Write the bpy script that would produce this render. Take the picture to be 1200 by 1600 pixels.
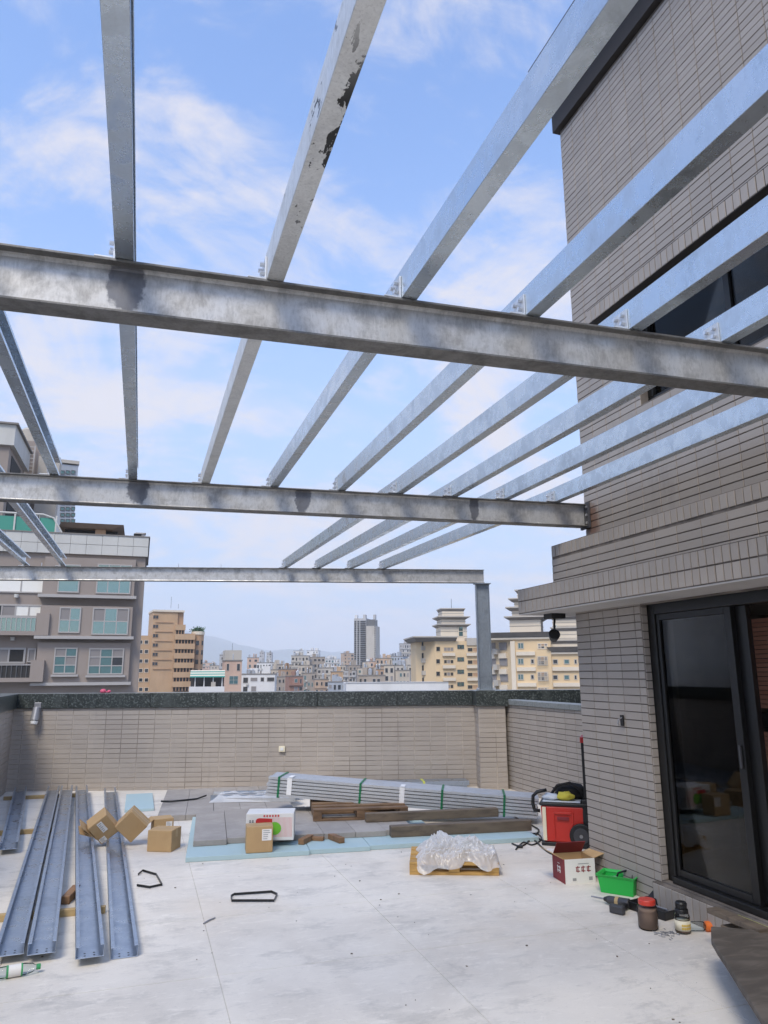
import bpy, bmesh, math, random
from mathutils import Vector, Matrix, noise
R = math.radians
random.seed(7)
scn = bpy.context.scene
for o in list(bpy.data.objects): bpy.data.objects.remove(o)
col = scn.collection

# ------------------------------------------------------------------ camera
FPX, CAMZ, YAW, PITCH, ROLL = 1150.0, 1.6, R(18), R(12.3), R(0.35)
fwd = Vector((math.sin(YAW)*math.cos(PITCH), math.cos(YAW)*math.cos(PITCH), math.sin(PITCH)))
rt0 = Vector((math.cos(YAW), -math.sin(YAW), 0)); up0 = rt0.cross(fwd)
rgt = rt0*math.cos(ROLL) - up0*math.sin(ROLL); upv = rt0*math.sin(ROLL) + up0*math.cos(ROLL)
EYE = Vector((0, 0, CAMZ))
cd = bpy.data.cameras.new('camera'); cam = bpy.data.objects.new('camera', cd); col.objects.link(cam)
cd.sensor_fit = 'VERTICAL'; cd.sensor_height = 36; cd.lens = FPX/1600*36; cd.clip_start = .05; cd.clip_end = 40000
cam.matrix_world = Matrix(((rgt.x, upv.x, -fwd.x, EYE.x), (rgt.y, upv.y, -fwd.y, EYE.y), (rgt.z, upv.z, -fwd.z, EYE.z), (0, 0, 0, 1)))
scn.camera = cam
scn.render.resolution_x, scn.render.resolution_y = 768, 1024

# ------------------------------------------------------------------ sky, sun, exposure
SUN_AZ, SUN_EL = R(215), R(52)          # clockwise from +Y: behind the camera, to the left
w = bpy.data.worlds.new('World'); scn.world = w; w.use_nodes = True
nt = w.node_tree; nt.nodes.clear()
def wn(t, **k):
    n = nt.nodes.new(t)
    for a, b in k.items(): setattr(n, a, b)
    return n
def wl(a, b): nt.links.new(a, b)
def wm(op, a, b=None, clamp=False):
    n = wn('ShaderNodeMath', operation=op, use_clamp=clamp)
    for i, v in enumerate((a, b)):
        if v is None: continue
        if isinstance(v, (int, float)): n.inputs[i].default_value = v
        else: wl(v, n.inputs[i])
    return n.outputs[0]
sky = wn('ShaderNodeTexSky', sky_type='NISHITA'); sky.sun_disc = False
sky.sun_elevation = SUN_EL; sky.sun_rotation = SUN_AZ; sky.air_density = 1.2; sky.dust_density = .45; sky.ozone_density = 2.0; sky.altitude = 60
tc = wn('ShaderNodeTexCoord'); sp = wn('ShaderNodeSeparateXYZ'); wl(tc.outputs['Generated'], sp.inputs[0])
zz = wm('ADD', wm('MAXIMUM', sp.outputs[2], 0.0), 0.42)
cv = wn('ShaderNodeCombineXYZ'); wl(wm('DIVIDE', sp.outputs[0], zz), cv.inputs[0]); wl(wm('DIVIDE', sp.outputs[1], zz), cv.inputs[1])
def wnoise(scale, det, rough, dist, off):
    mp = wn('ShaderNodeMapping'); mp.inputs[1].default_value = off; mp.inputs[2].default_value = (0, 0, R(35)); mp.inputs[3].default_value = (1, 1.5, 1); wl(cv.outputs[0], mp.inputs[0])
    n = wn('ShaderNodeTexNoise'); n.inputs['Scale'].default_value = scale; n.inputs['Detail'].default_value = det
    n.inputs['Roughness'].default_value = rough; n.inputs['Distortion'].default_value = dist; wl(mp.outputs[0], n.inputs['Vector'])
    return n.outputs[0]
n1 = wnoise(2.6, 9, .6, .5, (4.1, 9.2, 0)); n2 = wnoise(8.0, 8, .65, .6, (8.1, .4, 0))
dens = wm('ADD', wm('MULTIPLY', n1, .72), wm('MULTIPLY', n2, .28))
mr = wn('ShaderNodeMapRange', interpolation_type='SMOOTHSTEP'); 
mr.inputs[1].default_value = .47; mr.inputs[2].default_value = .66; mr.inputs[3].default_value = .0; mr.inputs[4].default_value = .9
# thicker veil of cloud low over the horizon
veil = wn('ShaderNodeMapRange', interpolation_type='SMOOTHSTEP'); wl(sp.outputs[2], veil.inputs[0])
veil.inputs[1].default_value = 0.0; veil.inputs[2].default_value = .72; veil.inputs[3].default_value = .92; veil.inputs[4].default_value = 0.0
wl(wm('ADD', dens, wm('MULTIPLY', veil.outputs[0], .075)), mr.inputs[0]); msk = mr.outputs[0]
mx = wn('ShaderNodeMix', data_type='RGBA'); wl(msk, mx.inputs[0])
gain = wn('ShaderNodeMix', data_type='RGBA', blend_type='MULTIPLY'); gain.inputs[0].default_value = 1
wl(sky.outputs[0], gain.inputs[6]); gain.inputs[7].default_value = (.86, .93, 1.08, 1)
hz = wn('ShaderNodeMix', data_type='RGBA'); wl(gain.outputs[2], hz.inputs[6]); hz.inputs[7].default_value = (1.62, 2.0, 2.8, 1)
wl(veil.outputs[0], hz.inputs[0]); wl(hz.outputs[2], mx.inputs[6]); mx.inputs[7].default_value = (2.95, 2.85, 3.0, 1)
bg = wn('ShaderNodeBackground'); bg.inputs[1].default_value = .15; wl(mx.outputs[2], bg.inputs[0])
wo = wn('ShaderNodeOutputWorld'); wl(bg.outputs[0], wo.inputs[0])
sd = bpy.data.lights.new('sun', 'SUN'); sun = bpy.data.objects.new('sun', sd); col.objects.link(sun)
sd.energy = 1.5; sd.angle = R(20); sd.color = (1, .91, .76)
sun.rotation_euler = (math.pi/2 - SUN_EL, 0, math.pi - SUN_AZ)
sun.location = (0, 0, 60)
scn.cycles.volume_bounces = 2
scn.view_settings.view_transform = 'Standard'; scn.view_settings.look = 'None'; scn.view_settings.exposure = .98; scn.view_settings.gamma = 1

# ------------------------------------------------------------------ geometry helpers
def ray(px, py): return rgt*((px-600)/FPX) - upv*((py-800)/FPX) + fwd
def gp(px, py, z=0.0):
    d = ray(px, py); t = (z-CAMZ)/d.z; return EYE + d*t
def at(px, d):
    a = ray(px, 1050); a.z = 0; a.normalize(); return Vector((a.x*d, a.y*d, 0))
def vf(px, py, z=0.0, rot=0.0):
    """frame standing on height z under a picture point: x to the right, y away"""
    p = gp(px, py, z); a = math.atan2(p.x, p.y)
    return Matrix.Translation(p) @ Matrix.Rotation(-a + R(rot), 4, 'Z')
def proj(p):
    v = Vector(p)-EYE; f = v.dot(fwd); return 600+FPX*v.dot(rgt)/f, 800-FPX*v.dot(upv)/f, f
def fp(M, px, py, v=0.0):
    """picture point on the vertical plane y=v of frame M -> (x, z) in that frame"""
    I = M.inverted(); o = I @ EYE; d = I.to_3x3() @ ray(px, py); t = (v-o.y)/d.y
    return o.x+d.x*t, o.z+d.z*t

class MB:
    def __init__(s, M=None): s.v = []; s.f = []; s.M = M or Matrix.Identity(4)
    def add(s, vs, fs):
        n = len(s.v); s.v += [s.M @ Vector(p) for p in vs]; s.f += [tuple(i+n for i in f) for f in fs]; return s
    def box(s, x0, x1, y0, y1, z0, z1):
        return s.add([(x0,y0,z0),(x1,y0,z0),(x1,y1,z0),(x0,y1,z0),(x0,y0,z1),(x1,y0,z1),(x1,y1,z1),(x0,y1,z1)],
                     [(3,2,1,0),(4,5,6,7),(0,1,5,4),(1,2,6,5),(2,3,7,6),(3,0,4,7)])
    def frustum(s, b, t, z0, z1):
        (x0,x1,y0,y1), (X0,X1,Y0,Y1) = b, t
        return s.add([(x0,y0,z0),(x1,y0,z0),(x1,y1,z0),(x0,y1,z0),(X0,Y0,z1),(X1,Y0,z1),(X1,Y1,z1),(X0,Y1,z1)],
                     [(3,2,1,0),(4,5,6,7),(0,1,5,4),(1,2,6,5),(2,3,7,6),(3,0,4,7)])
    def prism(s, poly, e):
        """closed polygon (3-D points) swept along vector e"""
        n = len(poly); e = Vector(e); a = [Vector(p) for p in poly]
        nrm = sum(((a[i]).cross(a[(i+1) % n]) for i in range(n)), Vector())
        if nrm.dot(e) > 0: a.reverse()
        vs = a + [p+e for p in a]
        return s.add(vs, [tuple(range(n)), tuple(range(2*n-1, n-1, -1))] + [((i+1) % n, i, i+n, (i+1) % n+n) for i in range(n)])
    def cyl(s, p0, p1, r0, r1=None, n=12):
        r1 = r0 if r1 is None else r1; p0, p1 = Vector(p0), Vector(p1); d = (p1-p0).normalized()
        a = d.orthogonal().normalized(); b = d.cross(a)
        vs = [p0+(a*math.cos(t)+b*math.sin(t))*r0 for t in [2*math.pi*i/n for i in range(n)]] + [p1+(a*math.cos(t)+b*math.sin(t))*r1 for t in [2*math.pi*i/n for i in range(n)]]
        return s.add(vs, [tuple(range(n-1, -1, -1)), tuple(range(n, 2*n))] + [(i, (i+1) % n, (i+1) % n+n, i+n) for i in range(n)])
    def lathe(s, prof, c=(0,0,0), n=18):
        c = Vector(c); vs = []; fs = []
        for r, z in prof: vs += [c+Vector((r*math.cos(2*math.pi*i/n), r*math.sin(2*math.pi*i/n), z)) for i in range(n)]
        for k in range(len(prof)-1):
            for i in range(n): j = (i+1) % n; fs.append((k*n+i, k*n+j, (k+1)*n+j, (k+1)*n+i))
        fs += [tuple(range(n-1, -1, -1)), tuple(range((len(prof)-1)*n, len(prof)*n))]
        return s.add(vs, fs)
    def tube(s, pts, r, n=6, closed=False):
        P = [Vector(p) for p in pts]; m = len(P); vs = []; fs = []; a = None
        for i, p in enumerate(P):
            d = (P[(i+1) % m]-P[i-1]) if closed else (P[min(i+1, m-1)]-P[max(i-1, 0)])
            d.normalize()
            a = (a - d*a.dot(d)) if a is not None else d.orthogonal()
            if a.length < 1e-5: a = d.orthogonal()
            a.normalize(); b = d.cross(a)
            rr = r(i/(m-1)) if callable(r) else r
            vs += [p+(a*math.cos(t)+b*math.sin(t))*rr for t in [2*math.pi*k/n for k in range(n)]]
        for i in range(m if closed else m-1):
            for k in range(n):
                q = (k+1) % n; j = (i+1) % m; fs.append((i*n+k, i*n+q, j*n+q, j*n+k))
        if not closed: fs += [tuple(range(n-1, -1, -1)), tuple(range((m-1)*n, m*n))]
        return s.add(vs, fs)
    def ribbon(s, pts, wv, th):
        """flat strap: path pts, half-width vector wv, thickness along path normal"""
        P = [Vector(p) for p in pts]; wv = Vector(wv); vs = []; fs = []; m = len(P)
        for i, p in enumerate(P):
            d = (P[min(i+1, m-1)]-P[max(i-1, 0)]).normalized(); nn = d.cross(wv).normalized()*th/2
            vs += [p-wv-nn, p+wv-nn, p+wv+nn, p-wv+nn]
        for i in range(m-1):
            for k in range(4): q = (k+1) % 4; fs.append((i*4+k, i*4+q, i*4+4+q, i*4+4+k))
        fs += [(3,2,1,0), tuple((m-1)*4+k for k in range(4))]
        return s.add(vs, fs)
    def build(s, name, mat, parent=None, bevel=0.0, smooth=False, seg=2):
        me = bpy.data.meshes.new(name)
        off = parent_world(parent) if parent else Vector()
        if parent is None and s.v:
            xs = [p.x for p in s.v]; ys = [p.y for p in s.v]; zs = [p.z for p in s.v]
            off = Vector(((min(xs)+max(xs))/2, (min(ys)+max(ys))/2, min(zs)))
        me.from_pydata([p-off for p in s.v], [], s.f); me.update()
        me.materials.append(M[mat] if isinstance(mat, str) else mat)
        if smooth:
            me.shade_smooth() if hasattr(me, 'shade_smooth') else None
        o = bpy.data.objects.new(name, me); col.objects.link(o)
        if parent: o.parent = parent
        else: o.location = off
        if bevel:
            b = o.modifiers.new('bevel', 'BEVEL'); b.width = bevel; b.segments = seg; b.limit_method = 'ANGLE'; b.angle_limit = R(40)
        return o
def parent_world(p):
    v = Vector()
    while p: v += p.location; p = p.parent
    return v
def thing(name, label, cat, loc, group=None):
    o = bpy.data.objects.new(name, None); col.objects.link(o); o.location = loc; o.empty_display_size = .1
    return tag(o, label, cat, group)
def tag(o, label=None, cat=None, group=None, kind=None):
    if label: o['label'] = label
    if cat: o['category'] = cat
    if group: o['group'] = group
    if kind: o['kind'] = kind
    return o

# ------------------------------------------------------------------ materials
M = {}
class Mat:
    def __init__(s, name, base=(.5,.5,.5), rough=.6, metal=0.0, spec=.5):
        s.m = bpy.data.materials.new(name); s.m.use_nodes = True; s.t = s.m.node_tree; s.b = s.t.nodes['Principled BSDF']
        s.b.inputs['Roughness'].default_value = rough; s.b.inputs['Metallic'].default_value = metal
        s.b.inputs['Specular IOR Level'].default_value = spec
        s.b.inputs['Base Color'].default_value = (*base, 1); s.c = None; s.base = base; M[name] = s.m
        s._pos = None
    def n(s, t, **k):
        n = s.t.nodes.new(t)
        for a, b in k.items(): setattr(n, a, b)
        return n
    def pos(s, scale=(1,1,1), rot=(0,0,0)):
        if s._pos is None: s._pos = s.n('ShaderNodeNewGeometry')
        mp = s.n('ShaderNodeMapping'); mp.inputs[3].default_value = scale; mp.inputs[2].default_value = rot; s.t.links.new(s._pos.outputs['Position'], mp.inputs[0]); return mp.outputs[0]
    def noise(s, scale, det=4, rough=.55, dist=0, stretch=(1,1,1), rot=(0,0,0)):
        n = s.n('ShaderNodeTexNoise'); n.inputs['Scale'].default_value = scale; n.inputs['Detail'].default_value = det
        n.inputs['Roughness'].default_value = rough; n.inputs['Distortion'].default_value = dist; s.t.links.new(s.pos(stretch, rot), n.inputs['Vector']); return n.outputs[0]
    def ramp(s, f, lo, hi, a=0.0, b=1.0):
        r = s.n('ShaderNodeMapRange', interpolation_type='SMOOTHSTEP'); s.t.links.new(f, r.inputs[0])
        for i, v in enumerate((lo, hi, a, b)): r.inputs[i+1].default_value = v
        return r.outputs[0]
    def math(s, op, a, b):
        n = s.n('ShaderNodeMath', operation=op)
        for i, v in enumerate((a, b)):
            if isinstance(v, (int, float)): n.inputs[i].default_value = v
            else: s.t.links.new(v, n.inputs[i])
        return n.outputs[0]
    def mix(s, fac, c2, blend='MIX'):
        n = s.n('ShaderNodeMix', data_type='RGBA', blend_type=blend); s.t.links.new(fac, n.inputs[0])
        if s.c is None: n.inputs[6].default_value = (*s.base, 1)
        else: s.t.links.new(s.c, n.inputs[6])
        n.inputs[7].default_value = (*c2, 1); s.c = n.outputs[2]; s.t.links.new(s.c, s.b.inputs['Base Color']); return s
    def rough(s, f, a, b): s.t.links.new(s.ramp(f, .3, .7, a, b), s.b.inputs['Roughness']); return s
    def bump(s, f, strength=.3, dist=.01):
        b = s.n('ShaderNodeBump'); b.inputs['Strength'].default_value = strength; b.inputs['Distance'].default_value = dist
        s.t.links.new(f, b.inputs['Height']); s.t.links.new(b.outputs[0], s.b.inputs['Normal']); return s
    def rnd(s):
        g = s.n('ShaderNodeNewGeometry'); i = s.n('ShaderNodeObjectInfo')
        return s.math('FRACT', s.math('ADD', g.outputs['Random Per Island'], i.outputs['Random']), 0)

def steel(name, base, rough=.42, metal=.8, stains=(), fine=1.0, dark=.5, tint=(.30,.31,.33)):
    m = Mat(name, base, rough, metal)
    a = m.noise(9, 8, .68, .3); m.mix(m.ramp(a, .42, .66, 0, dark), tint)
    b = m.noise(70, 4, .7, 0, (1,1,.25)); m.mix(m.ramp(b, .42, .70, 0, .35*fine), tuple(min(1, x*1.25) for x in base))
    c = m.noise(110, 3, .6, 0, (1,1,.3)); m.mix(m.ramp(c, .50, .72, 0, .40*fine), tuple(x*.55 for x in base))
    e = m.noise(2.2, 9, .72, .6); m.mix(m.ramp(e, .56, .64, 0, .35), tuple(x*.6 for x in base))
    for (x, y, z, r) in stains:
        g = m.n('ShaderNodeNewGeometry'); v = m.n('ShaderNodeVectorMath', operation='SUBTRACT'); m.t.links.new(g.outputs['Position'], v.inputs[0]); v.inputs[1].default_value = (x, y, z)
        s2 = m.n('ShaderNodeVectorMath', operation='MULTIPLY'); m.t.links.new(v.outputs[0], s2.inputs[0]); s2.inputs[1].default_value = (1/r, 1/.4, 1/.17)
        l = m.n('ShaderNodeVectorMath', operation='LENGTH'); m.t.links.new(s2.outputs[0], l.inputs[0])
        q = m.math('ADD', l.outputs['Value'], m.math('MULTIPLY', m.noise(26, 5, .6), .8))
        m.mix(m.ramp(q, 1.12, 1.3, .8, 0), (.10,.105,.125))
    m.rough(a, rough-.06, rough+.14)
    m.bump(m.noise(60, 2), .08, .003)
    return m
steel('galvanised_beam', (.56,.55,.53), .48, .65, dark=.65, tint=(.27,.265,.26), stains=[(-.13,2.5,2.97,.075), (-.10,5.6,2.97,.10), (1.15,5.6,2.98,.08), (2.6,5.5,2.98,.05)])
steel('dark_flange', (.20,.195,.185), .5, .55, dark=.6, tint=(.09,.088,.085))  # beam flanges take a darker steel colour than the webs
steel('slate_steel', (.34,.38,.42), .42, .7, dark=.4, tint=(.25,.28,.31))
steel('galvanised_rafter', (.58,.65,.71), .24, .82, dark=.3, tint=(.42,.46,.50), fine=.3)
steel('galvanised_rafter_worn', (.68,.69,.68), .45, .5, dark=.2)
mw = M['galvanised_rafter_worn']
steel('galvanised_floor', (.46,.52,.60), .3, .9, dark=.3, tint=(.33,.38,.44), fine=.4)
steel('galvanised_stack', (.64,.65,.655), .4, .65, fine=.4, dark=.3, tint=(.45,.46,.47))
m = Mat('zinc_bolt', (.75,.76,.78), .3, .9)
m = Mat('mill_plate', (.10,.10,.11), .5, .6)
# peeling marks on the worn rafter
wmt = Mat.__new__(Mat); wmt.m = mw; wmt.t = mw.node_tree; wmt.b = wmt.t.nodes['Principled BSDF']; wmt._pos = None
wmt.c = wmt.b.inputs['Base Color'].links[0].from_socket; wmt.base = None
f = wmt.noise(15, 6, .65, .6, (1.2,.5,1)); sy_ = wmt.n('ShaderNodeSeparateXYZ'); wmt.t.links.new(wmt.pos(), sy_.inputs[0])
g = wmt.math('ABSOLUTE', wmt.math('SUBTRACT', sy_.outputs[1], 1.78), 0)
wmt.mix(wmt.math('MULTIPLY', wmt.ramp(wmt.math('ADD', f, wmt.math('MULTIPLY', wmt.math('SUBTRACT', sy_.outputs[0], .39), 1.6)), .575, .592), wmt.ramp(g, .2, .6, 1, 0)), (.035,.035,.035))

m = Mat('concrete_floor', (.74,.69,.61), .72)
a = m.noise(1.1, 7, .62, .5); m.mix(m.ramp(a, .38, .62, 0, .8), (.62,.575,.51))
b = m.noise(3.2, 8, .74, .25, (.7,1.3,1), (0,0,R(12))); m.mix(m.ramp(b, .50, .64, 0, .6), (.50,.47,.42))
c = m.noise(14, 7, .75, .6, (.6,1.5,1), (0,0,R(9))); m.mix(m.ramp(c, .52, .68, 0, .65), (.82,.77,.69))
d = m.noise(.5, 5, .6); m.mix(m.ramp(d, .50, .68, 0, .5), (.62,.53,.42))
e = m.noise(70, 3, .6); m.mix(m.ramp(e, .64, .72, 0, .4), (.32,.30,.27))
h = m.noise(1.5, 9, .78, .15); m.mix(m.ramp(h, .56, .66, 0, .42), (.40,.375,.34))
k = m.noise(34, 6, .7, 0, (.3,2.5,1), (0,0,R(-14))); m.mix(m.ramp(k, .60, .70, 0, .45), (.36,.34,.31))
m.rough(a, .55, .8); m.bump(c, .15, .004)
m = Mat('floor_joint', (.52,.485,.43), .85); m.mix(m.ramp(m.noise(3, 4), .4, .65), (.66,.615,.545))

def tilemat(name, c1, c2, c3):
    m = Mat(name, c1, .48)
    r = m.rnd(); m.mix(m.ramp(r, 0, 1, 0, .8), c2)
    a = m.noise(1.1, 5, .6); m.mix(m.ramp(a, .45, .7, 0, .5), c3)
    w1 = m.noise(2.4, 7, .7, .4, (1,1,.16)); m.mix(m.ramp(w1, .58, .72, 0, .35), (c3[0]*.62, c3[1]*.62, c3[2]*.62))
    b = m.noise(9, 5, .65, .3, (1,1,.35)); m.mix(m.ramp(b, .56, .74, 0, .25), (c1[0]*1.25, c1[1]*1.25, c1[2]*1.25))
    if name == 'wall_tile':
        g = m.n('ShaderNodeNewGeometry'); v = m.n('ShaderNodeVectorMath', operation='SUBTRACT'); m.t.links.new(g.outputs['Position'], v.inputs[0]); v.inputs[1].default_value = (3.65, 5.38, 2.86)
        s2 = m.n('ShaderNodeVectorMath', operation='MULTIPLY'); m.t.links.new(v.outputs[0], s2.inputs[0]); s2.inputs[1].default_value = (3, 1/.13, 1/.2)
        l = m.n('ShaderNodeVectorMath', operation='LENGTH'); m.t.links.new(s2.outputs[0], l.inputs[0])
        q = m.math('ADD', l.outputs['Value'], m.math('MULTIPLY', m.noise(22, 5, .6), .9)); m.mix(m.ramp(q, .9, 1.5, .75, 0), (.17,.07,.035))
    m.bump(m.noise(120, 2), .15, .002); return m
tilemat('wall_tile', (.375,.333,.292), (.325,.288,.252), (.305,.277,.248))
tilemat('parapet_tile', (.415,.365,.315), (.375,.328,.283), (.36,.32,.28))
m = Mat('grout', (.11,.095,.082), .9); m.mix(m.ramp(m.noise(4, 3), .4, .7), (.22,.19,.165))
m = Mat('grout_pale', (.56,.50,.43), .9); m.mix(m.ramp(m.noise(1.7, 3), .42, .6), (.27,.235,.20))
m = Mat('soffit_paint', (.52,.49,.46), .8); m.mix(m.ramp(m.noise(2, 5), .4, .7, 0, .5), (.40,.38,.36))
m = Mat('granite', (.030,.036,.034), .28); m.mix(m.ramp(m.noise(38, 4, .75), .50, .64, 0, .9), (.17,.19,.18)); m.mix(m.ramp(m.noise(4, 4, .6, 0, (1,1,.4)), .5, .7, 0, .6), (.075,.085,.08))
m = Mat('granite_pale', (.22,.235,.23), .5); m.mix(m.ramp(m.noise(50, 4, .7), .45, .65, 0, .7), (.12,.13,.13))
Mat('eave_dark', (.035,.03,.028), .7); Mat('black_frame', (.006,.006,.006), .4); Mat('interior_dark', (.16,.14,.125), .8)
m = Mat('louvre_red', (.50,.25,.18), .7); m.mix(m.rnd(), (.42,.20,.145))
Mat('curtain', (.42,.40,.36), .8)
def glass(name, tint=(.75,.78,.78), refl=.10):
    m = bpy.data.materials.new(name); m.use_nodes = True; t = m.node_tree; t.nodes.clear()
    o = t.nodes.new('ShaderNodeOutputMaterial'); x = t.nodes.new('ShaderNodeMixShader'); tr = t.nodes.new('ShaderNodeBsdfTransparent'); gl = t.nodes.new('ShaderNodeBsdfGlossy'); fr = t.nodes.new('ShaderNodeLayerWeight')
    tr.inputs[0].default_value = (*tint, 1); gl.inputs['Roughness'].default_value = .02; gl.inputs['Color'].default_value = (.9,.9,.9,1); fr.inputs[0].default_value = refl
    t.links.new(fr.outputs['Fresnel'], x.inputs[0]); t.links.new(tr.outputs[0], x.inputs[1]); t.links.new(gl.outputs[0], x.inputs[2]); t.links.new(x.outputs[0], o.inputs[0]); M[name] = m
glass('door_glass', (.42,.41,.39), .22)
glass('clear_plastic', (.88,.92,.93), .18)
def wood(name, c, d):
    m = Mat(name, c, .75); m.mix(m.ramp(m.noise(14, 5, .6, .8, (.25,1,1)), .4, .68, 0, .8), d); m.mix(m.ramp(m.noise(2.5, 3), .45, .7, 0, .5), (c[0]*.6, c[1]*.6, c[2]*.6)); m.bump(m.noise(30, 3, .6, 0, (.2,1,1)), .2, .004)
wood('wood_pallet', (.20,.12,.065), (.10,.06,.035)); wood('wood_timber', (.17,.13,.09), (.085,.065,.05)); wood('wood_yellow', (.50,.30,.09), (.36,.20,.07)); wood('wood_fresh', (.46,.33,.16), (.36,.25,.12)); wood('wood_block', (.27,.15,.075), (.16,.09,.05)); wood('wood_dark', (.085,.07,.055), (.15,.125,.10))
m = Mat('cardboard', (.47,.31,.15), .8); m.mix(m.ramp(m.noise(5, 4), .4, .7, 0, .5), (.39,.25,.12)); m.mix(m.ramp(m.noise(40, 2, .5, 0, (1,1,.2)), .5, .8, 0, .2), (.54,.38,.21))
Mat('cardboard_tape', (.50,.34,.16), .35); Mat('paper_label', (.80,.78,.74), .7); Mat('print_black', (.03,.03,.03), .6)
m = Mat('print_white_card', (.74,.72,.68), .6); m.mix(m.ramp(m.noise(6, 4), .45, .7, 0, .4), (.64,.62,.58))
Mat('print_red', (.55,.03,.03), .5); Mat('print_green', (.16,.50,.03), .5); Mat('print_pink', (.70,.35,.33), .5); Mat('maroon_card', (.22,.022,.03), .6); Mat('print_grey', (.30,.30,.30), .6); Mat('print_green_dark', (.05,.22,.03), .5)
m = Mat('foam_blue', (.40,.53,.55), .8); m.mix(m.ramp(m.noise(3, 5), .45, .7, 0, .5), (.46,.55,.54)); m.mix(m.ramp(m.noise(2.2, 5, .6, .6), .62, .74, 0, .5), (.36,.32,.25))
m = Mat('grey_board', (.31,.285,.26), .85); m.mix(m.ramp(m.noise(2.5, 7, .7), .4, .66, 0, .7), (.43,.395,.355)); m.mix(m.ramp(m.rnd(), 0, 1, 0, .35), (.26,.24,.22)); m.mix(m.ramp(m.noise(1.4, 5, .6), .55, .7, 0, .5), (.17,.155,.14)); m.bump(m.noise(40, 4), .3, .004)
Mat('strap_green', (.01,.15,.06), .4); Mat('strap_black', (.008,.008,.008), .4); Mat('tape_white', (.78,.78,.78), .5)
Mat('red_plastic', (.52,.028,.018), .38); Mat('black_plastic', (.012,.012,.013), .45); Mat('dark_grey_plastic', (.05,.05,.055), .5); Mat('grey_metal', (.30,.30,.31), .45, .5); Mat('yellow_fabric', (.55,.48,.06), .8); Mat('black_fabric', (.014,.013,.014), .9); Mat('lid_pale', (.55,.60,.66), .5); Mat('green_plastic', (.015,.42,.06), .4); Mat('red_lid', (.60,.05,.03), .35); Mat('orange_plastic', (.75,.17,.03), .4); Mat('jar_content', (.27,.17,.12), .85); Mat('label_cream', (.75,.68,.50), .6); Mat('label_gold', (.62,.42,.08), .5); Mat('tape_yellow', (.62,.66,.12), .4); Mat('bottle_green', (.04,.30,.10), .35); Mat('pink_plastic', (.75,.12,.2), .5); Mat('white_plastic', (.75,.75,.73), .45)
m = bpy.data.materials.new('plastic_film'); m.use_nodes = True; t = m.node_tree; t.nodes.clear(); M['plastic_film'] = m
_o = t.nodes.new('ShaderNodeOutputMaterial'); _x = t.nodes.new('ShaderNodeMixShader'); _y = t.nodes.new('ShaderNodeMixShader'); _z = t.nodes.new('ShaderNodeMixShader')
_t = t.nodes.new('ShaderNodeBsdfTransparent'); _d = t.nodes.new('ShaderNodeBsdfDiffuse'); _l = t.nodes.new('ShaderNodeBsdfTranslucent'); _g = t.nodes.new('ShaderNodeBsdfGlossy')
_d.inputs[0].default_value = (.86,.87,.88,1); _l.inputs[0].default_value = (.86,.87,.88,1); _g.inputs['Roughness'].default_value = .25
_x.inputs[0].default_value = .4; t.links.new(_d.outputs[0], _x.inputs[1]); t.links.new(_l.outputs[0], _x.inputs[2])
_y.inputs[0].default_value = .08; t.links.new(_x.outputs[0], _y.inputs[1]); t.links.new(_g.outputs[0], _y.inputs[2])
_z.inputs[0].default_value = .66; t.links.new(_t.outputs[0], _z.inputs[1]); t.links.new(_y.outputs[0], _z.inputs[2]); t.links.new(_z.outputs[0], _o.inputs[0])
_w = t.nodes.new('ShaderNodeLayerWeight'); _w.inputs[0].default_value = .45; _mr = t.nodes.new('ShaderNodeMapRange'); t.links.new(_w.outputs['Facing'], _mr.inputs[0]); _mr.inputs[3].default_value = .60; _mr.inputs[4].default_value = .97; t.links.new(_mr.outputs[0], _z.inputs[0])
def paint(name, c, v=.12, rough=.8, sc=.25):
    m = Mat(name, c, rough); m.mix(m.ramp(m.noise(sc, 5, .6, 0, (1,1,.4)), .4, .7, 0, 1), tuple(x*(1-v*1.6) for x in c)); m.mix(m.ramp(m.noise(sc*5, 3, .6, 0, (1,1,.25)), .55, .75, 0, .3), tuple(x*(1-v*2.5) for x in c)); return m

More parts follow.
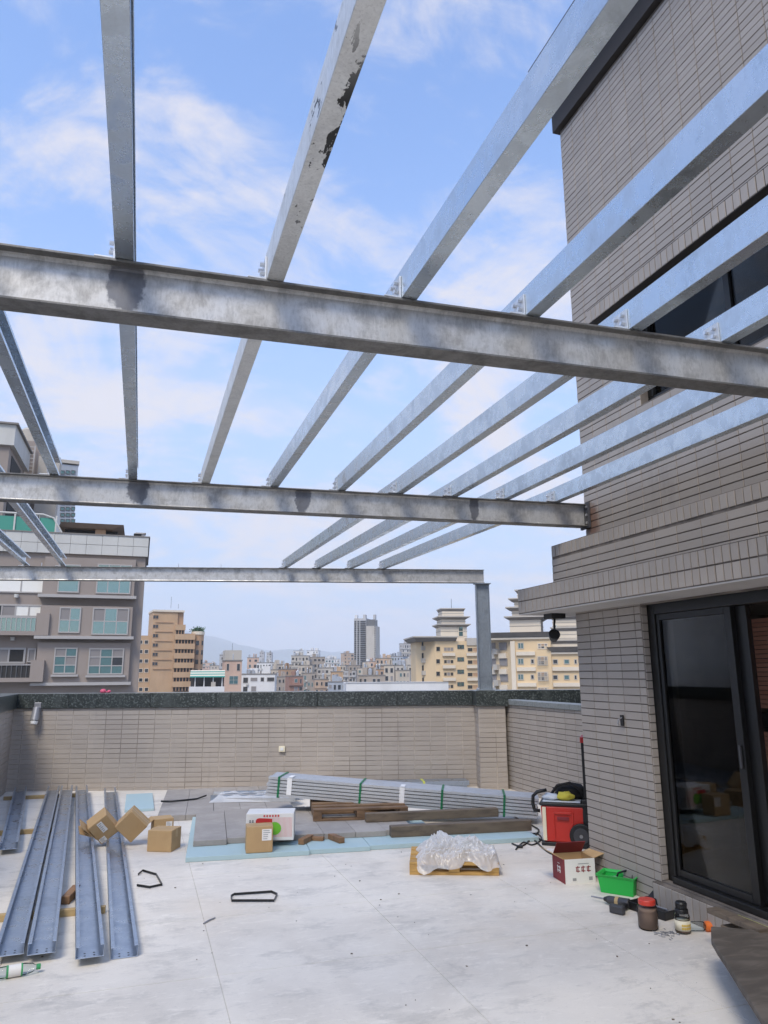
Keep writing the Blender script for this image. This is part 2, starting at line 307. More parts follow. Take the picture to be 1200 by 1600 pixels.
# ------------------------------------------------------------------ tiled surfaces
class Tiler:
    """collects wall tiles; the 300 that show largest become objects, the rest one joined part"""
    def __init__(s): s.t = []
    def region(s, o, u, n, U, V, tw=.227, th=.06, gap=.006, holes=(), u_off=0.0, v_off=0.0, vert=False):
        o, u, n = Vector(o), Vector(u).normalized(), Vector(n).normalized(); up = Vector((0,0,1))
        if vert: tw, th = th, tw
        a = -u_off
        while a < U-.012:
            u0, u1 = max(a, 0)+gap/2, min(a+tw+gap, U)-gap/2
            b = -v_off
            while b < V-.006:
                v0, v1 = max(b, 0)+gap/2, min(b+th+gap, V)-gap/2
                pieces = [(u0, u1, v0, v1)]
                for (h0, h1, k0, k1) in holes:
                    nx = []
                    for (p, q, r, t) in pieces:
                        if q <= h0 or p >= h1 or t <= k0 or r >= k1: nx.append((p, q, r, t)); continue
                        if p < h0: nx.append((p, h0, r, t))
                        if q > h1: nx.append((h1, q, r, t))
                        if h0 <= p and q <= h1:
                            if r < k0: nx.append((p, q, r, k0))
                            if t > k1: nx.append((p, q, k1, t))
                    pieces = nx
                for (p, q, r, t) in pieces:
                    if q-p > .012 and t-r > .012: s.t.append((o, u, n, p, q, r, t))
                b += th+gap
            a += tw+gap
    def build(s, name, mat, parent, thick=.006, stuff='wall_tiles'):
        up = Vector((0,0,1)); off = parent_world(parent); sc = []
        for i, (o, u, n, p, q, r, t) in enumerate(s.t):
            c = o+u*((p+q)/2)+up*((r+t)/2); v = EYE-c; d = v.length
            f = (c-EYE).dot(fwd)
            vis = 0
            if f > .2 and v.dot(n) > 0:
                x, y, _ = proj(c)
                if -20 < x < 1220 and -20 < y < 1620: vis = (q-p)*(t-r)*v.dot(n)/d**3
            sc.append((vis, i))
        sc.sort(reverse=True); pick = set(i for v, i in sc[:300] if v > 0); cache = {}; rest = MB()
        def shape(u, n, a, b, tk):
            e = min(.0018, a*.2, b*.2); vs = []
            for (k, m_) in ((0, 0), (tk, e)):
                for (x, y) in ((-a/2+m_, -b/2+m_), (a/2-m_, -b/2+m_), (a/2-m_, b/2-m_), (-a/2+m_, b/2-m_)): vs.append(u*x+up*y+n*k)
            fs = [(4,5,6,7), (0,1,5,4), (1,2,6,5), (2,3,7,6), (3,0,4,7)]
            if u.cross(up).dot(n) < 0: fs = [tuple(reversed(f)) for f in fs]
            return vs, fs
        for i, (o, u, n, p, q, r, t) in enumerate(s.t):
            c = o+u*((p+q)/2)+up*((r+t)/2); a, b = q-p, t-r
            if i in pick:
                k = (round(a, 3), round(b, 3), tuple(round(x, 3) for x in n))
                if k not in cache:
                    vs, fs = shape(u, n, a, b, thick); me = bpy.data.meshes.new(name); me.from_pydata(vs, [], fs); me.update(); me.materials.append(M[mat]); cache[k] = me
                ob = bpy.data.objects.new(name, cache[k]); ob.location = c-off+n*random.uniform(-.0012, .0012); ob.parent = parent; col.objects.link(ob)
            else:
                vs, fs = shape(u, n, a, b, thick+random.uniform(-.0012, .0012)); rest.add([c+x for x in vs], fs)
        if rest.v: tag(rest.build(stuff, mat, parent), kind='stuff')

def grid_boxes(mb, axis_fn, U, V, holes):
    """cover U x V with boxes except the holes; axis_fn(u0,u1,v0,v1) adds one"""
    us = sorted(set([U[0], U[1]]+[h[i] for h in holes for i in (0, 1)])); vs = sorted(set([V[0], V[1]]+[h[i] for h in holes for i in (2, 3)]))
    for j in range(len(vs)-1):
        run = None
        for i in range(len(us)-1):
            c = ((us[i]+us[i+1])/2, (vs[j]+vs[j+1])/2)
            solid = not any(h[0] < c[0] < h[1] and h[2] < c[1] < h[3] for h in holes)
            if solid: run = [us[i], us[i+1]] if run is None else [run[0], us[i+1]]
            if (not solid or i == len(us)-2) and run: axis_fn(run[0], run[1], vs[j], vs[j+1]); run = None

# ================================================================== THE TERRACE
fl = tag(MB().box(-1.9, 9.2, -4.0, 13.2, -.4, -.0045).build('terrace_floor', 'floor_joint'), kind='structure')
XS = [-1.9, -.65, .5, 1.65, 2.8, 3.95, 5.1, 6.2]; YS = [-4, -2.6, -1.4, -.3, .9, 2.1, 3.3, 4.5, 5.5, 6.6, 7.75, 8.9, 10, 11.1, 12.2, 13.2]
for i in range(len(XS)-1):
    for j in range(len(YS)-1):
        g = .0022; dz = random.uniform(-.0008, .0008)
        MB().frustum((XS[i]+g*.5, XS[i+1]-g*.5, YS[j]+g*.5, YS[j+1]-g*.5), (XS[i]+g, XS[i+1]-g, YS[j]+g, YS[j+1]-g), -.0043, dz*.4).build('floor_panel', 'concrete_floor', fl)

# --- back parapet
PA = math.atan(.288); pu = Vector((math.cos(PA), -math.sin(PA), 0)); pn = Vector((-math.sin(PA), -math.cos(PA), 0))
PM = Matrix.Translation((-1.77, 12.04, 0)) @ Matrix.Rotation(-PA, 4, 'Z')     # x along the wall, y outwards
PTOP, PCB = 1.335, 1.125
pb = thing('parapet_wall', 'tan tiled parapet with dark granite coping across the far side of the terrace', 'parapet', (1.5, 11.1, 0))
pw = MB(PM).box(-.35, 9.3, .0, .22, -.3, PCB).build('wall', 'grout_pale', pb)
MB(PM).box(6.72, 7.10, -.34, -.001, -.006, PCB).build('pilaster', 'grout_pale', pb)
T = Tiler()
T.region(PM @ Vector((0, 0, 0)), pu, pn, 6.72, PCB, v_off=.03)
T.region(PM @ Vector((7.10, 0, 0)), pu, pn, 2.2, PCB, v_off=.03)
T.region(PM @ Vector((6.72, -.34, 0)), pu, pn, .38, PCB, v_off=.03)
T.region(PM @ Vector((6.72, 0, 0)), pn, -pu, .34, PCB, v_off=.03)
T.build('wall_tile', 'parapet_tile', pw)
xs = [-.35, .86, 2.02, 3.17, 4.42, 5.58, 6.68]
for a, b in zip(xs[:-1], xs[1:]): MB(PM).box(a+.0015, b-.0015, -.035, .26, PCB+.001, PTOP+random.uniform(-.002, .002)).build('coping_stone', 'granite', pb, .006)
MB(PM).box(6.6815, 7.14, -.38, .26, PCB+.001, PTOP+.004).build('coping_stone', 'granite', pb, .006)
for a, b in ((7.142, 8.2), (8.203, 9.3)): MB(PM).box(a, b, -.035, .26, PCB+.001, PTOP).build('coping_stone', 'granite', pb, .006)

# --- side parapet beyond the house corner
ps = thing('parapet_wall', 'lower tiled side parapet with pale grey coping behind the red tool box', 'parapet', (5.1, 7.8, 0))
sw = MB().box(5.02, 5.2, 5.7, 9.93, -.006, 1.14).build('wall', 'grout', ps)
T = Tiler(); T.region((5.02, 9.9, 0), (0,-1,0), (-1,0,0), 4.2, 1.14, v_off=.02); T.build('wall_tile', 'wall_tile', sw)
for a, b in ((5.7, 6.8), (6.803, 7.9), (7.903, 8.95), (8.953, 9.93)): MB().box(4.99, 5.23, a, b, 1.141, 1.21).build('coping_stone', 'granite_pale', ps, .006)

# --- left parapet
pl = thing('parapet_wall', 'tiled parapet with dark coping beside the row of long channels on the floor', 'parapet', (-1.78, 6, 0))
lw = MB().box(-1.88, -1.69, -3.9, 11.9, -.006, PCB).build('wall', 'grout_pale', pl)
T = Tiler(); T.region((-1.69, 8.0, 0), (0,1,0), (1,0,0), 3.95, PCB, v_off=.03); T.build('wall_tile', 'parapet_tile', lw)
y = -3.9
while y < 11.8:
    b = min(y+1.2, 11.99); MB().box(-1.94, -1.655, y+.0015, b-.0015, PCB+.001, PTOP).build('coping_stone', 'granite', pl, .006); y += 1.2

# --- the house block on the right
HX, HY = 3.55, 5.58; UX, UY = 3.65, 5.49
hb = thing('house_block', 'tall tan tiled house block with canopy and black sliding door', 'building', (6.3, 1.2, 0))
door_h = (1.62, 4.70, .17, 2.085); win_h = (.9, 4.62, 3.66, 4.52)
mb = MB()
grid_boxes(mb, lambda a, b, c, d: mb.box(HX, HX+.22, a, b, c, d), (-3.9, HY), (-.006, 2.5), [door_h])
grid_boxes(mb, lambda a, b, c, d: mb.box(UX, UX+.22, a, b, c, d), (-3.9, UY), (2.501, 6.84), [win_h])
mb.box(HX+.22, 9.0, HY-.22, HY, -.006, 2.5); mb.box(UX+.22, 9.0, UY-.22, UY, 2.501, 6.84); mb.box(8.8, 9.0, -3.9, UY-.22, -.006, 6.84); mb.box(UX+.22, 8.8, -3.9, -3.7, -.006, 6.84)
hw = mb.build('wall', 'grout', hb)
T = Tiler(); o = (HX, HY, 0); u = (0,-1,0); n = (-1,0,0)
hd = (HY-door_h[1], HY-door_h[0], 0, 2.1); hv = (UY-win_h[1], UY-win_h[0], win_h[2]-2.69, win_h[3]-2.69+.14)
T.region(o, u, n, 6.2, 2.1, holes=[hd], tw=.196, th=.054, v_off=.02)
T.region((HX, 4.70, .17), (1,0,0), (0,-1,0), .055, 1.91, th=.054, v_off=.02)
T.region((UX, UY, 2.69), u, n, 7.6, 4.12, tw=.196, th=.054, holes=[hv, (.45, 7.6, 1.83, 1.97)])
T.region((3.2, 5.95, 2.105), u, n, 6.5, .215, tw=.057, th=.098, gap=.009)
T.region((3.42, 5.70, 2.322), u, n, 6.5, .26, th=.056)
T.region((3.42, 5.70, 2.585), u, n, 6.5, .105, tw=.057, th=.098, gap=.009)
T.region((3.50, 5.04, 4.522), u, n, 7.0, .128, tw=.057, th=.115, gap=.008)
T.region((3.505, 4.74, 0), u, n, 3.1, .158, tw=.06, th=.15)
T.region((3.2, 5.95, 2.105), (1,0,0), (0,1,0), 3, .215, tw=.06, th=.098)
T.build('wall_tile', 'wall_tile', hw)
cn = MB().box(3.2, 9.2, -3.9, 5.95, 2.104, 2.32).build('canopy', 'grout', hb); MB().box(3.2015, 9.2, -3.9, 5.949, 2.094, 2.1035).build('soffit', 'soffit_paint', cn)
MB().box(3.42, 9.1, -3.9, 5.70, 2.3205, 2.69).build('upper_band', 'grout', hb)
MB().box(3.50, UX-.001, -3.9, 5.04, 4.521, 4.65).build('cornice', 'eave_dark', hb)
MB().box(3.505, HX-.001, 1.62, 4.745, .0, .16).build('door_step', 'grout', hb)
ev = MB().box(3.595, 9.3, -3.9, 5.54, 6.85, 7.06).build('eave', 'eave_dark', hb); MB().box(3.60, 9.2, -3.9, 5.50, 7.061, 7.38).build('fascia', 'eave_dark', ev); MB().box(3.36, 9.4, -3.9, 5.55, 7.381, 7.52).build('roof_slab', 'eave_dark', ev)
# door
fr = MB(); X0, X1 = HX+.055, HX+.15
fr.box(X0, X1, 4.62, 4.70, .17, 2.085); fr.box(X0, X1, 1.62, 4.62, 2.01, 2.085); fr.box(X0-.03, X1, 1.62, 4.62, .165, .215)
dr = fr.build('sliding_door', 'black_frame', hb, .004)
MB().box(X0+.012, X0+.05, 3.88, 3.94, .216, 2.009).build('stile', 'black_frame', dr, .003)
MB().box(X0+.012, X0+.05, 4.585, 4.619, .216, 2.009).build('stile', 'black_frame', dr, .003)
for z_ in ((.216, .262), (1.965, 2.009)): MB().box(X0+.012, X0+.05, 3.941, 4.584, *z_).build('rail', 'black_frame', dr, .003)
MB().box(X0+.052, X0+.092, 3.79, 3.90, .216, 2.009).build('stile', 'black_frame', dr, .003)
MB().box(X0+.028, X0+.034, 3.941, 4.584, .263, 1.964).build('pane', 'door_glass', dr)
MB().box(X0-.004, X0+.011, 3.90, 3.915, 1.0, 1.14).build('handle', 'dark_grey_plastic', dr, .003)
# room inside
ri = MB(); ri.box(HX+.23, 8.7, -3.6, HY-.23, .10, .165).build('room_floor', 'interior_dark', hb)
MB().box(HX+.23, 8.7, -3.6, HY-.23, 2.34, 2.40).build('room_ceiling', 'soffit_paint', hb)
MB().box(6.6, 6.7, -3.6, HY-.23, .166, 2.339).build('room_wall', 'interior_dark', hb)
bl = MB().box(4.0, 4.04, 3.2, 4.15, 1.22, 1.32).build('blind', 'black_frame', hb)
for k in range(34):
    z = .93+k*.03
    if 1.20 < z < 1.335: continue
    MB().box(4.005, 4.025, 3.22, 4.13, z, z+.026).build('slat', 'louvre_red', bl)
MB().box(4.05, 4.4, 3.2, 4.1, .166, .9).build('counter', 'interior_dark', hb)
MB().box(4.02, 4.06, 4.98, 5.06, .166, 2.33).build('curtain_edge', 'curtain', hb)
# upper window
wf = MB(); X0 = UX+.07
wf.box(X0, X0+.08, .9, 4.62, 3.66, 3.72); wf.box(X0, X0+.08, .9, 4.62, 4.46, 4.52); wf.box(X0, X0+.08, 4.56, 4.62, 3.721, 4.459); wf.box(X0, X0+.08, .9, .96, 3.721, 4.459)
wo_ = wf.build('window', 'black_frame', hb, .004)
for yy in (3.72, 2.8, 1.9): MB().box(X0+.01, X0+.06, yy-.025, yy+.025, 3.721, 4.459).build('mullion', 'black_frame', wo_)
for a, b in ((3.745, 4.559), (2.825, 3.695), (1.925, 2.775), (.961, 1.875)): MB().box(X0+.03, X0+.036, a, b, 3.721, 4.459).build('pane', 'door_glass', wo_)
MB().box(4.6, 4.65, .0, 5.3, 3.3, 4.7).build('room_wall', 'interior_dark', hb)
# small fittings on the house and parapets
t = thing('spot_lamp', 'small black spot lamp on an arm under the tiled canopy', 'lamp', (3.42, 5.72, 2.099))
MB().box(3.36, 3.50, 5.66, 5.80, 2.05, 2.099).build('base', 'black_plastic', t, .006)
MB().tube([(3.43,5.73,2.05),(3.41,5.71,2.0),(3.405,5.70,1.95),(3.39,5.69,1.925)], .010, 8).build('arm', 'black_plastic', t)
h = MB(Matrix.Translation((3.385,5.68,1.90)) @ Matrix.Rotation(R(60), 4, 'X') @ Matrix.Rotation(R(-20), 4, 'Y')).lathe([(.012,-.05),(.035,-.045),(.045,.0),(.05,.03),(.044,.034),(.04,.02)], n=18).build('lamp_head', 'black_plastic', t)
t = thing('wall_lamp', 'grey cylindrical lamp on a backplate fixed to the parapet under its coping', 'lamp', PM @ Vector((.43, -.02, .88)))
c = PM @ Vector((.43, 0, 0)); LM = PM @ Matrix.Translation((.43, 0, 0))
MB(LM).box(-.05, .05, -.05, -.001, 1.08, 1.21).build('backplate', 'grey_metal', t, .008)
MB(LM).cyl((0,-.06,1.14), (0,-.11,.96), .05, .062, 16).build('lamp_body', 'grey_metal', t, .004)
MB(LM).cyl((0,-.112,.955), (0,-.122,.915), .052, .045, 16).build('lamp_lens', 'white_plastic', t)
t = thing('wall_socket', 'small cream socket box on the tan parapet above the metal bundle', 'socket', PM @ Vector((3.92, 0, .5)))
MB(PM).box(3.88, 3.97, -.045, -.012, .50, .58).build('box', 'label_cream', t, .006)
MB(PM).box(3.905, 3.945, -.052, -.046, .52, .56).build('cover', 'white_plastic', t, .002)
t = thing('wall_hook', 'small black metal hook plate on the house wall by the door', 'hook', (3.53, 5.0, 1.2))
MB().box(3.527, 3.538, 4.985, 5.02, 1.19, 1.27).build('plate', 'black_plastic', t); MB().tube([(3.528,5.0,1.25),(3.50,5.0,1.24),(3.49,5.0,1.21),(3.50,5.0,1.195)], .006).build('hook', 'grey_metal', t)
c = gp(184, 1078, PTOP+.02)
k = MB(PM @ Matrix.Translation((1.32, .02, PTOP+.001))); k.lathe([(.035,0),(.045,.02),(.04,.04),(.02,.055)], n=10); k.lathe([(.02,0),(.03,.015),(.025,.03),(.01,.04)], c=(.08,.01,0), n=8); k.box(.03, .07, -.01, .015, .005, .02)
tag(k.build('rag', 'pink_plastic', smooth=True), 'small crumpled pink cloth lying on the granite coping', 'cloth')

# ================================================================== STEEL FRAME
ZT = 3.03
def ibeam(name, label, p0, p1, zt0, zt1, h=.2, wd=.1, mat='galvanised_beam', group=None, fmat='dark_flange'):
    p0, p1 = Vector((*p0, 0)), Vector((*p1, 0)); d = (p1-p0); L = d.length
    a = math.atan2(d.y, d.x); tilt = math.atan2(zt1-zt0, L)
    m = Matrix.Translation((p0.x, p0.y, zt0)) @ Matrix.Rotation(a, 4, 'Z') @ Matrix.Rotation(-tilt, 4, 'Y')
    t = thing(name, label, 'beam', (p0+p1)/2+Vector((0,0,min(zt0,zt1)-h)), group)
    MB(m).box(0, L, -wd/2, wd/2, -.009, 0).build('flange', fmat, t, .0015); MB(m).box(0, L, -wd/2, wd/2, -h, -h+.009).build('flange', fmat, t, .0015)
    # web with rolled fillets
    w_, r = .0035, .012
    poly = [(0,-w_-r,-h+.009),(0,-w_-r*.3,-h+.009+r*.3),(0,-w_,-h+.009+r),(0,-w_,-.009-r),(0,-w_-r*.3,-.009-r*.3),(0,-w_-r,-.009),(0,w_+r,-.009),(0,w_+r*.3,-.009-r*.3),(0,w_,-.009-r),(0,w_,-h+.009+r),(0,w_+r*.3,-h+.009+r*.3),(0,w_+r,-h+.009)]
    MB(m).prism(poly, (L,0,0)).build('web', mat, t)
    return t, m, L
def bl_(p0, p1): 
    return lambda x: p0[1]+(p1[1]-p0[1])*(x-p0[0])/(p1[0]-p0[0])
B1 = ((-1.80, 2.622), (UX-.002, 2.435)); B2 = ((-1.80, 5.83), (UX-.028, 5.47)); B3 = ((-3.0, 11.717), (4.83, 10.03))
y1, y2, y3 = bl_(*B1), bl_(*B2), bl_(*B3)
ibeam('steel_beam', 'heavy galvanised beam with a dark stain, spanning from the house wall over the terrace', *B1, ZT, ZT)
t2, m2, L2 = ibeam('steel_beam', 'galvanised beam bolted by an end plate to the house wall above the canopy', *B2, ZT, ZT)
ep = MB(m2).box(L2+.0005, L2+.022, -.075, .075, -.215, .012).build('end_plate', 'mill_plate', t2, .002)
for a in (-.055, .055):
    for b in (-.03, -.10, -.17): MB(m2).cyl((L2-.012, a, b), (L2, a, b), .011, n=6).build('bolt', 'zinc_bolt', ep)
t3, m3, L3 = ibeam('steel_beam', 'pale galvanised beam over the far parapet, resting on a steel post', *B3, 3.10, 3.10)
def rod(x):
    t = MB(m3).cyl((x, 0, 0), (x, 0, .055), .005, n=8); t.build('threaded_rod', 'zinc_bolt', t3)
for px in (154, 336, 394):
    d = bl_(*B3); 
    rod((px/755.0)*(L3)*.985)
# posts
def post(x, y, z0, z1, rot, label, vis=True):
    m = Matrix.Translation((x, y, z0)) @ Matrix.Rotation(rot, 4, 'Z'); h = z1-z0
    t = thing('steel_post', label, 'post', (x, y, z0))
    MB(m).box(-.12, .12, -.09, .09, 0, .012).build('base_plate', 'slate_steel', t, .002)
    for s in (-1, 1): MB(m).box(s*.1-.0045*1-.0045*s, s*.1+.0045-.0045*s, -.05, .05, .013, h-.013).build('flange', 'slate_steel', t, .0015)
    MB(m).box(-.0905, .0905, -.003, .003, .013, h-.013).build('web', 'slate_steel', t)
    MB(m).box(-.125, .125, -.07, .07, h-.012, h).build('cap_plate', 'slate_steel', t, .002)
    for a in (-.1, .1):
        for b in (-.07, .07): MB(m).cyl((a*1.08, b, .012), (a*1.08, b, .035), .009, n=6).build('bolt', 'zinc_bolt', t)
pc = PM @ Vector((6.87, -.09, 0))
post(pc.x, pc.y, PTOP+.005, 2.899, -PA, 'grey steel post standing on the coping of the far parapet')
post(-1.79, y1(-1.79)+.0, PTOP+.001, 2.829, 0, 'steel post on the side parapet under the heavy stained beam')
post(-1.79, y2(-1.79)+.0, PTOP+.001, 2.829, 0, 'steel post on the side parapet under the bolted beam')

# rafters: lipped channels, web to the left, open to the right
def rafter(x, ya, yb, za, zb, label, cleats, mat='galvanised_rafter'):
    h, wd, lip, tk = .125, .063, .018, .003
    t = thing('steel_rafter', label, 'rafter', (x, (ya+yb)/2, min(za, zb)), 'galvanised rafters laid across the beams')
    poly = [(0,0),(wd,0),(wd,lip),(wd-tk,lip),(wd-tk,tk),(tk,tk),(tk,h-tk),(wd-tk,h-tk),(wd-tk,h-lip),(wd,h-lip),(wd,h),(0,h)]
    MB().prism([(x+p, ya, za+q) for p, q in poly], (0, yb-ya, zb-za)).build('channel', mat, t, .0012, seg=1)
    for yc, zc in cleats:
        c = MB(); c.box(x-.0075, x-.0008, yc-.045, yc+.045, zc+.001, zc+.095); c.box(x-.07, x-.008, yc-.045, yc+.045, zc+.001, zc+.007)
        co = c.build('cleat', 'galvanised_stack', t, .001)
        for a, b in ((-.022, .035), (-.022, .072), (.022, .035), (.022, .072)): MB().cyl((x-.024, yc+a, zc+b), (x-.008, yc+a, zc+b), .009, n=6).build('bolt', 'zinc_bolt', co)
def zr(y): return ZT + (3.10-ZT)*max(0, (y-5.6)/(10.3-5.6)) + .0015
names = {1: 'rafter running over the dark stains on both beams', 2: 'rafter with black peeling patches on its underside', 3: 'third rafter from the stained one, its pale side facing the sky',
         4: 'rafter crossing the beam just left of the house corner', 0: 'rafter next to the stained one on the side away from the house'}
for i, x in {0: -.72, 1: -.172, 2: .36, 3: .885, 4: 1.42}.items():
    rafter(x, -.7, y2(x)+.06, zr(0), zr(0), 'galvanised '+names[i], [(y1(x), ZT+.0015), (y2(x), ZT+.0015)], 'galvanised_rafter_worn' if i == 2 else 'galvanised_rafter')
far = ['long rafter reaching the far beam, farthest of four from the house', 'long rafter reaching the far beam, second of four from the open side', 'long rafter reaching the far beam, second from the house wall', 'long rafter lying nearest the house wall, over the bolted end plate']
for k, x in enumerate((1.905, 2.375, 2.845, 3.315)):
    yb = y3(x)+.08
    rafter(x, -.7, y2(x), zr(0), zr(0), 'galvanised '+far[k], [(y1(x), ZT+.0015)] , 'galvanised_rafter')
    t = [o for o in bpy.data.objects if o.name.startswith('steel_rafter') and o.parent is None][-1]
    # its far length, lapped past the middle beam
    t = bpy.data.objects[t.name]
    x2 = x-.0
    h, wd, lip, tk = .125, .063, .018, .003
    poly = [(0,0),(wd,0),(wd,lip),(wd-tk,lip),(wd-tk,tk),(tk,tk),(tk,h-tk),(wd-tk,h-tk),(wd-tk,h-lip),(wd,h-lip),(wd,h),(0,h)]
    pt = [o for o in bpy.data.objects if o.get('category') == 'rafter' and abs(o.location.x-x) < 1e-4][0]
    MB().prism([(x2+p, y2(x)+.002, ZT+.0015+q) for p, q in poly], (0, yb-y2(x), zr(yb)-ZT)).build('channel', 'galvanised_rafter', pt, .0012, seg=1)
    for yc, zc in ((y2(x), ZT+.0015), (y3(x), 3.1015)):
        c = MB(); c.box(x-.0075, x-.0008, yc-.065, yc+.065, zc+.001, zc+.095); c.box(x-.07, x-.008, yc-.065, yc+.065, zc+.001, zc+.007)
        co = c.build('cleat', 'galvanised_stack', pt, .001)
        for a, b in ((-.04, .035), (-.04, .072), (.04, .035), (.04, .072)): MB().cyl((x-.024, yc+a, zc+b), (x-.008, yc+a, zc+b), .009, n=6).build('bolt', 'zinc_bolt', co)
for x, s in ((-1.66, 'rafter between the last two beams, over the side parapet'), (-1.17, 'rafter between the last two beams, one in from the side parapet')):
    rafter(x, y2(x)-.06, y3(x)+.08, ZT+.0015, zr(y3(x)), 'galvanised '+s, [(y2(x), ZT+.0015), (y3(x), 3.1015)])

# ================================================================== THINGS ON THE TERRACE
def floor_channel(a, b, z, label, wd=.15, h=.062):
    """a, b = near and far left corners (x, y)"""
    a, b = Vector((*a, 0)), Vector((*b, 0)); d = b-a; L = d.length; lip, tk = .022, .003
    m = Matrix.Translation((a.x, a.y, z)) @ Matrix.Rotation(math.atan2(d.y, d.x)-math.pi/2, 4, 'Z')
    poly = [(0,0),(wd,0),(wd,h),(wd-lip,h),(wd-lip,h-tk),(wd-tk,h-tk),(wd-tk,tk),(tk,tk),(tk,h-tk),(lip,h-tk),(lip,h),(0,h)]
    t = thing('steel_channel', label, 'channel', a+Vector((0,0,z)), 'lipped steel channels lying on the floor')
    MB(m).prism([(p, 0, q) for p, q in poly], (0, L, 0)).build('channel', 'galvanised_floor', t, .001, seg=1)
    for p in (.05, .10):
        for q in (.03, .07): MB(m).cyl((p, q, .0032), (p, q, .0042), .006, n=8).build('bolt_hole', 'strap_black', t)
floor_channel((-1.12, 7.9), (-1.53, 11.6), .046, 'bluish steel channel lying alone along the side parapet')
floor_channel((-.685, 5.03), (-1.11, 11.55), .046, 'bluish steel channel with the plastic bottle at its end, outer one of a touching pair')
floor_channel((-.515, 5.0), (-.94, 11.52), .046, 'bluish steel channel of the touching pair, on the side of the cardboard boxes')
floor_channel((-.25, 4.85), (-.75, 11.45), .046, 'bluish steel channel lying alone between the touching pair and the boxed one')
floor_channel((-.065, 4.92), (-.38, 11.43), .002, 'bluish steel channel with tilted cardboard boxes standing against it')
def batten(x0, x1, y, s, label, mat='wood_fresh', rot=0, z=0.0005):
    m = Matrix.Translation(((x0+x1)/2, y, z)) @ Matrix.Rotation(R(rot), 4, 'Z'); L = (x1-x0)/2
    tag(MB(m).box(-L, L, -s/2, s/2, 0, s).build('wooden_batten', mat, None, .003), label, 'batten', 'wooden battens under the channels')
batten(-.98, -.13, 5.87, .044, 'fresh yellow wooden batten under the near ends of the channels', rot=-3)
batten(-1.5, -.66, 8.85, .044, 'yellow wooden batten under the middle of the channels', rot=-2)
batten(-1.6, -.6, 11.2, .044, 'wooden batten under the far ends of the channels', rot=-3)
tag(MB(Matrix.Translation((-.385, 6.28, .0005)) @ Matrix.Rotation(R(80), 4, 'Z')).box(-.15, .15, -.028, .028, 0, .055).build('wooden_block', 'wood_block', None, .004), 'brown wooden block lying between the pair and the single channel', 'block')

# plastic bottle by the near channel ends
m = vf(26, 1526) @ Matrix.Scale(.88, 4) @ Matrix.Translation((0, 0, .036)) @ Matrix.Rotation(R(4), 4, 'Z') @ Matrix.Rotation(R(90), 4, 'Y')
t = thing('plastic_bottle', 'empty clear plastic bottle with green cap lying at the channel ends', 'bottle', m @ Vector((0,0,0)))
MB(m).lathe([(.010,-.17),(.028,-.168),(.034,-.155),(.033,-.10),(.031,-.095),(.033,-.09),(.033,.03),(.034,.04),(.026,.085),(.013,.105),(.013,.118)], n=20).build('body', 'clear_plastic', t, smooth=True)
MB(m).lathe([(.0345,-.055),(.0345,.025)], n=20).build('label', 'print_white_card', t)
MB(m).lathe([(.0352,-.06),(.0352,-.05)], n=20).build('label_stripe', 'bottle_green', t)
MB(m).lathe([(.0352,.02),(.0352,.03)], n=20).build('label_stripe', 'bottle_green', t)
MB(m).lathe([(.0165,.108),(.0165,.13),(.014,.132)], n=14).build('cap', 'bottle_green', t)

# ---- cardboard boxes
def carton(m, sx, sy, sz, label, group='brown cardboard boxes', lab=None, tape=True, name='cardboard_box'):
    t = thing(name, label, 'box', m @ Vector((0,0,0)), group)
    MB(m).box(-sx/2, sx/2, -sy/2, sy/2, 0, sz).build('carton', 'cardboard', t, .006)
    if tape:
        k = MB(m).box(-sx/2-.001, sx/2+.001, -.025, .025, sz, sz+.0012); k.box(-sx/2-.0012, -sx/2, -.025, .025, sz*.6, sz); k.box(sx/2, sx/2+.0012, -.025, .025, sz*.6, sz); k.build('tape', 'cardboard_tape', t)
        MB(m).box(-sx/2, sx/2, -.0012, .0012, sz+.0012, sz+.0024).build('flap_seam', 'wood_block', t)
    for (a, b, c, d) in (lab or []):
        l = MB(m).box(a, b, -sy/2-.0022, -sy/2-.0006, c, d).build('label', 'paper_label', t)
        k = MB(m); n_ = 5
        for i in range(n_):
            zz_ = c+(d-c)*(i+.7)/(n_+.6); k.box(a+(b-a)*.12, a+(b-a)*random.uniform(.5, .9), -sy/2-.003, -sy/2-.0023, zz_, zz_+(d-c)*.06)
        k.build('label_print', 'print_grey', l)
    return t
m = vf(245, 1333, rot=-24) @ Matrix.Translation((0, .15, .0005))
carton(m, .235, .22, .185, 'closed brown cardboard box standing flat on the concrete in front of the tilted ones')
m = vf(254, 1312, rot=10) @ Matrix.Translation((.01, .12, .0005))
t = carton(m, .19, .19, .19, 'opened brown cardboard box with white sticker behind the closed one', lab=[(.02,.08,.10,.16)], tape=False)
mf = m @ Matrix.Translation((-.095, 0, .19)) @ Matrix.Rotation(R(-35), 4, 'Y'); MB(mf).box(-.09, 0, -.095, .095, 0, .004).build('flap', 'cardboard', t)
def tilted(px, py, zc, rx, ry, rz, s, label, lab=None, opened=False):
    p = gp(px, py, zc); a = math.atan2(p.x, p.y)
    m = Matrix.Translation(p) @ Matrix.Rotation(-a+R(rz), 4, 'Z') @ Matrix.Rotation(R(rx), 4, 'X') @ Matrix.Rotation(R(ry), 4, 'Y') @ Matrix.Translation((0, 0, -s[2]/2))
    t = carton(m, *s, label, lab=lab, tape=not opened)
    if opened:
        for q, an in ((.0, -18), (.03, -30), (.06, -8)):
            f = m @ Matrix.Translation((-s[0]/2-.004, 0, s[2]*.5)) @ Matrix.Rotation(R(an), 4, 'Y'); MB(f).box(-.004, 0, -s[1]/2, s[1]/2, -s[2]*.45+q, s[2]*.5+q).build('flap', 'cardboard', t)
    return t
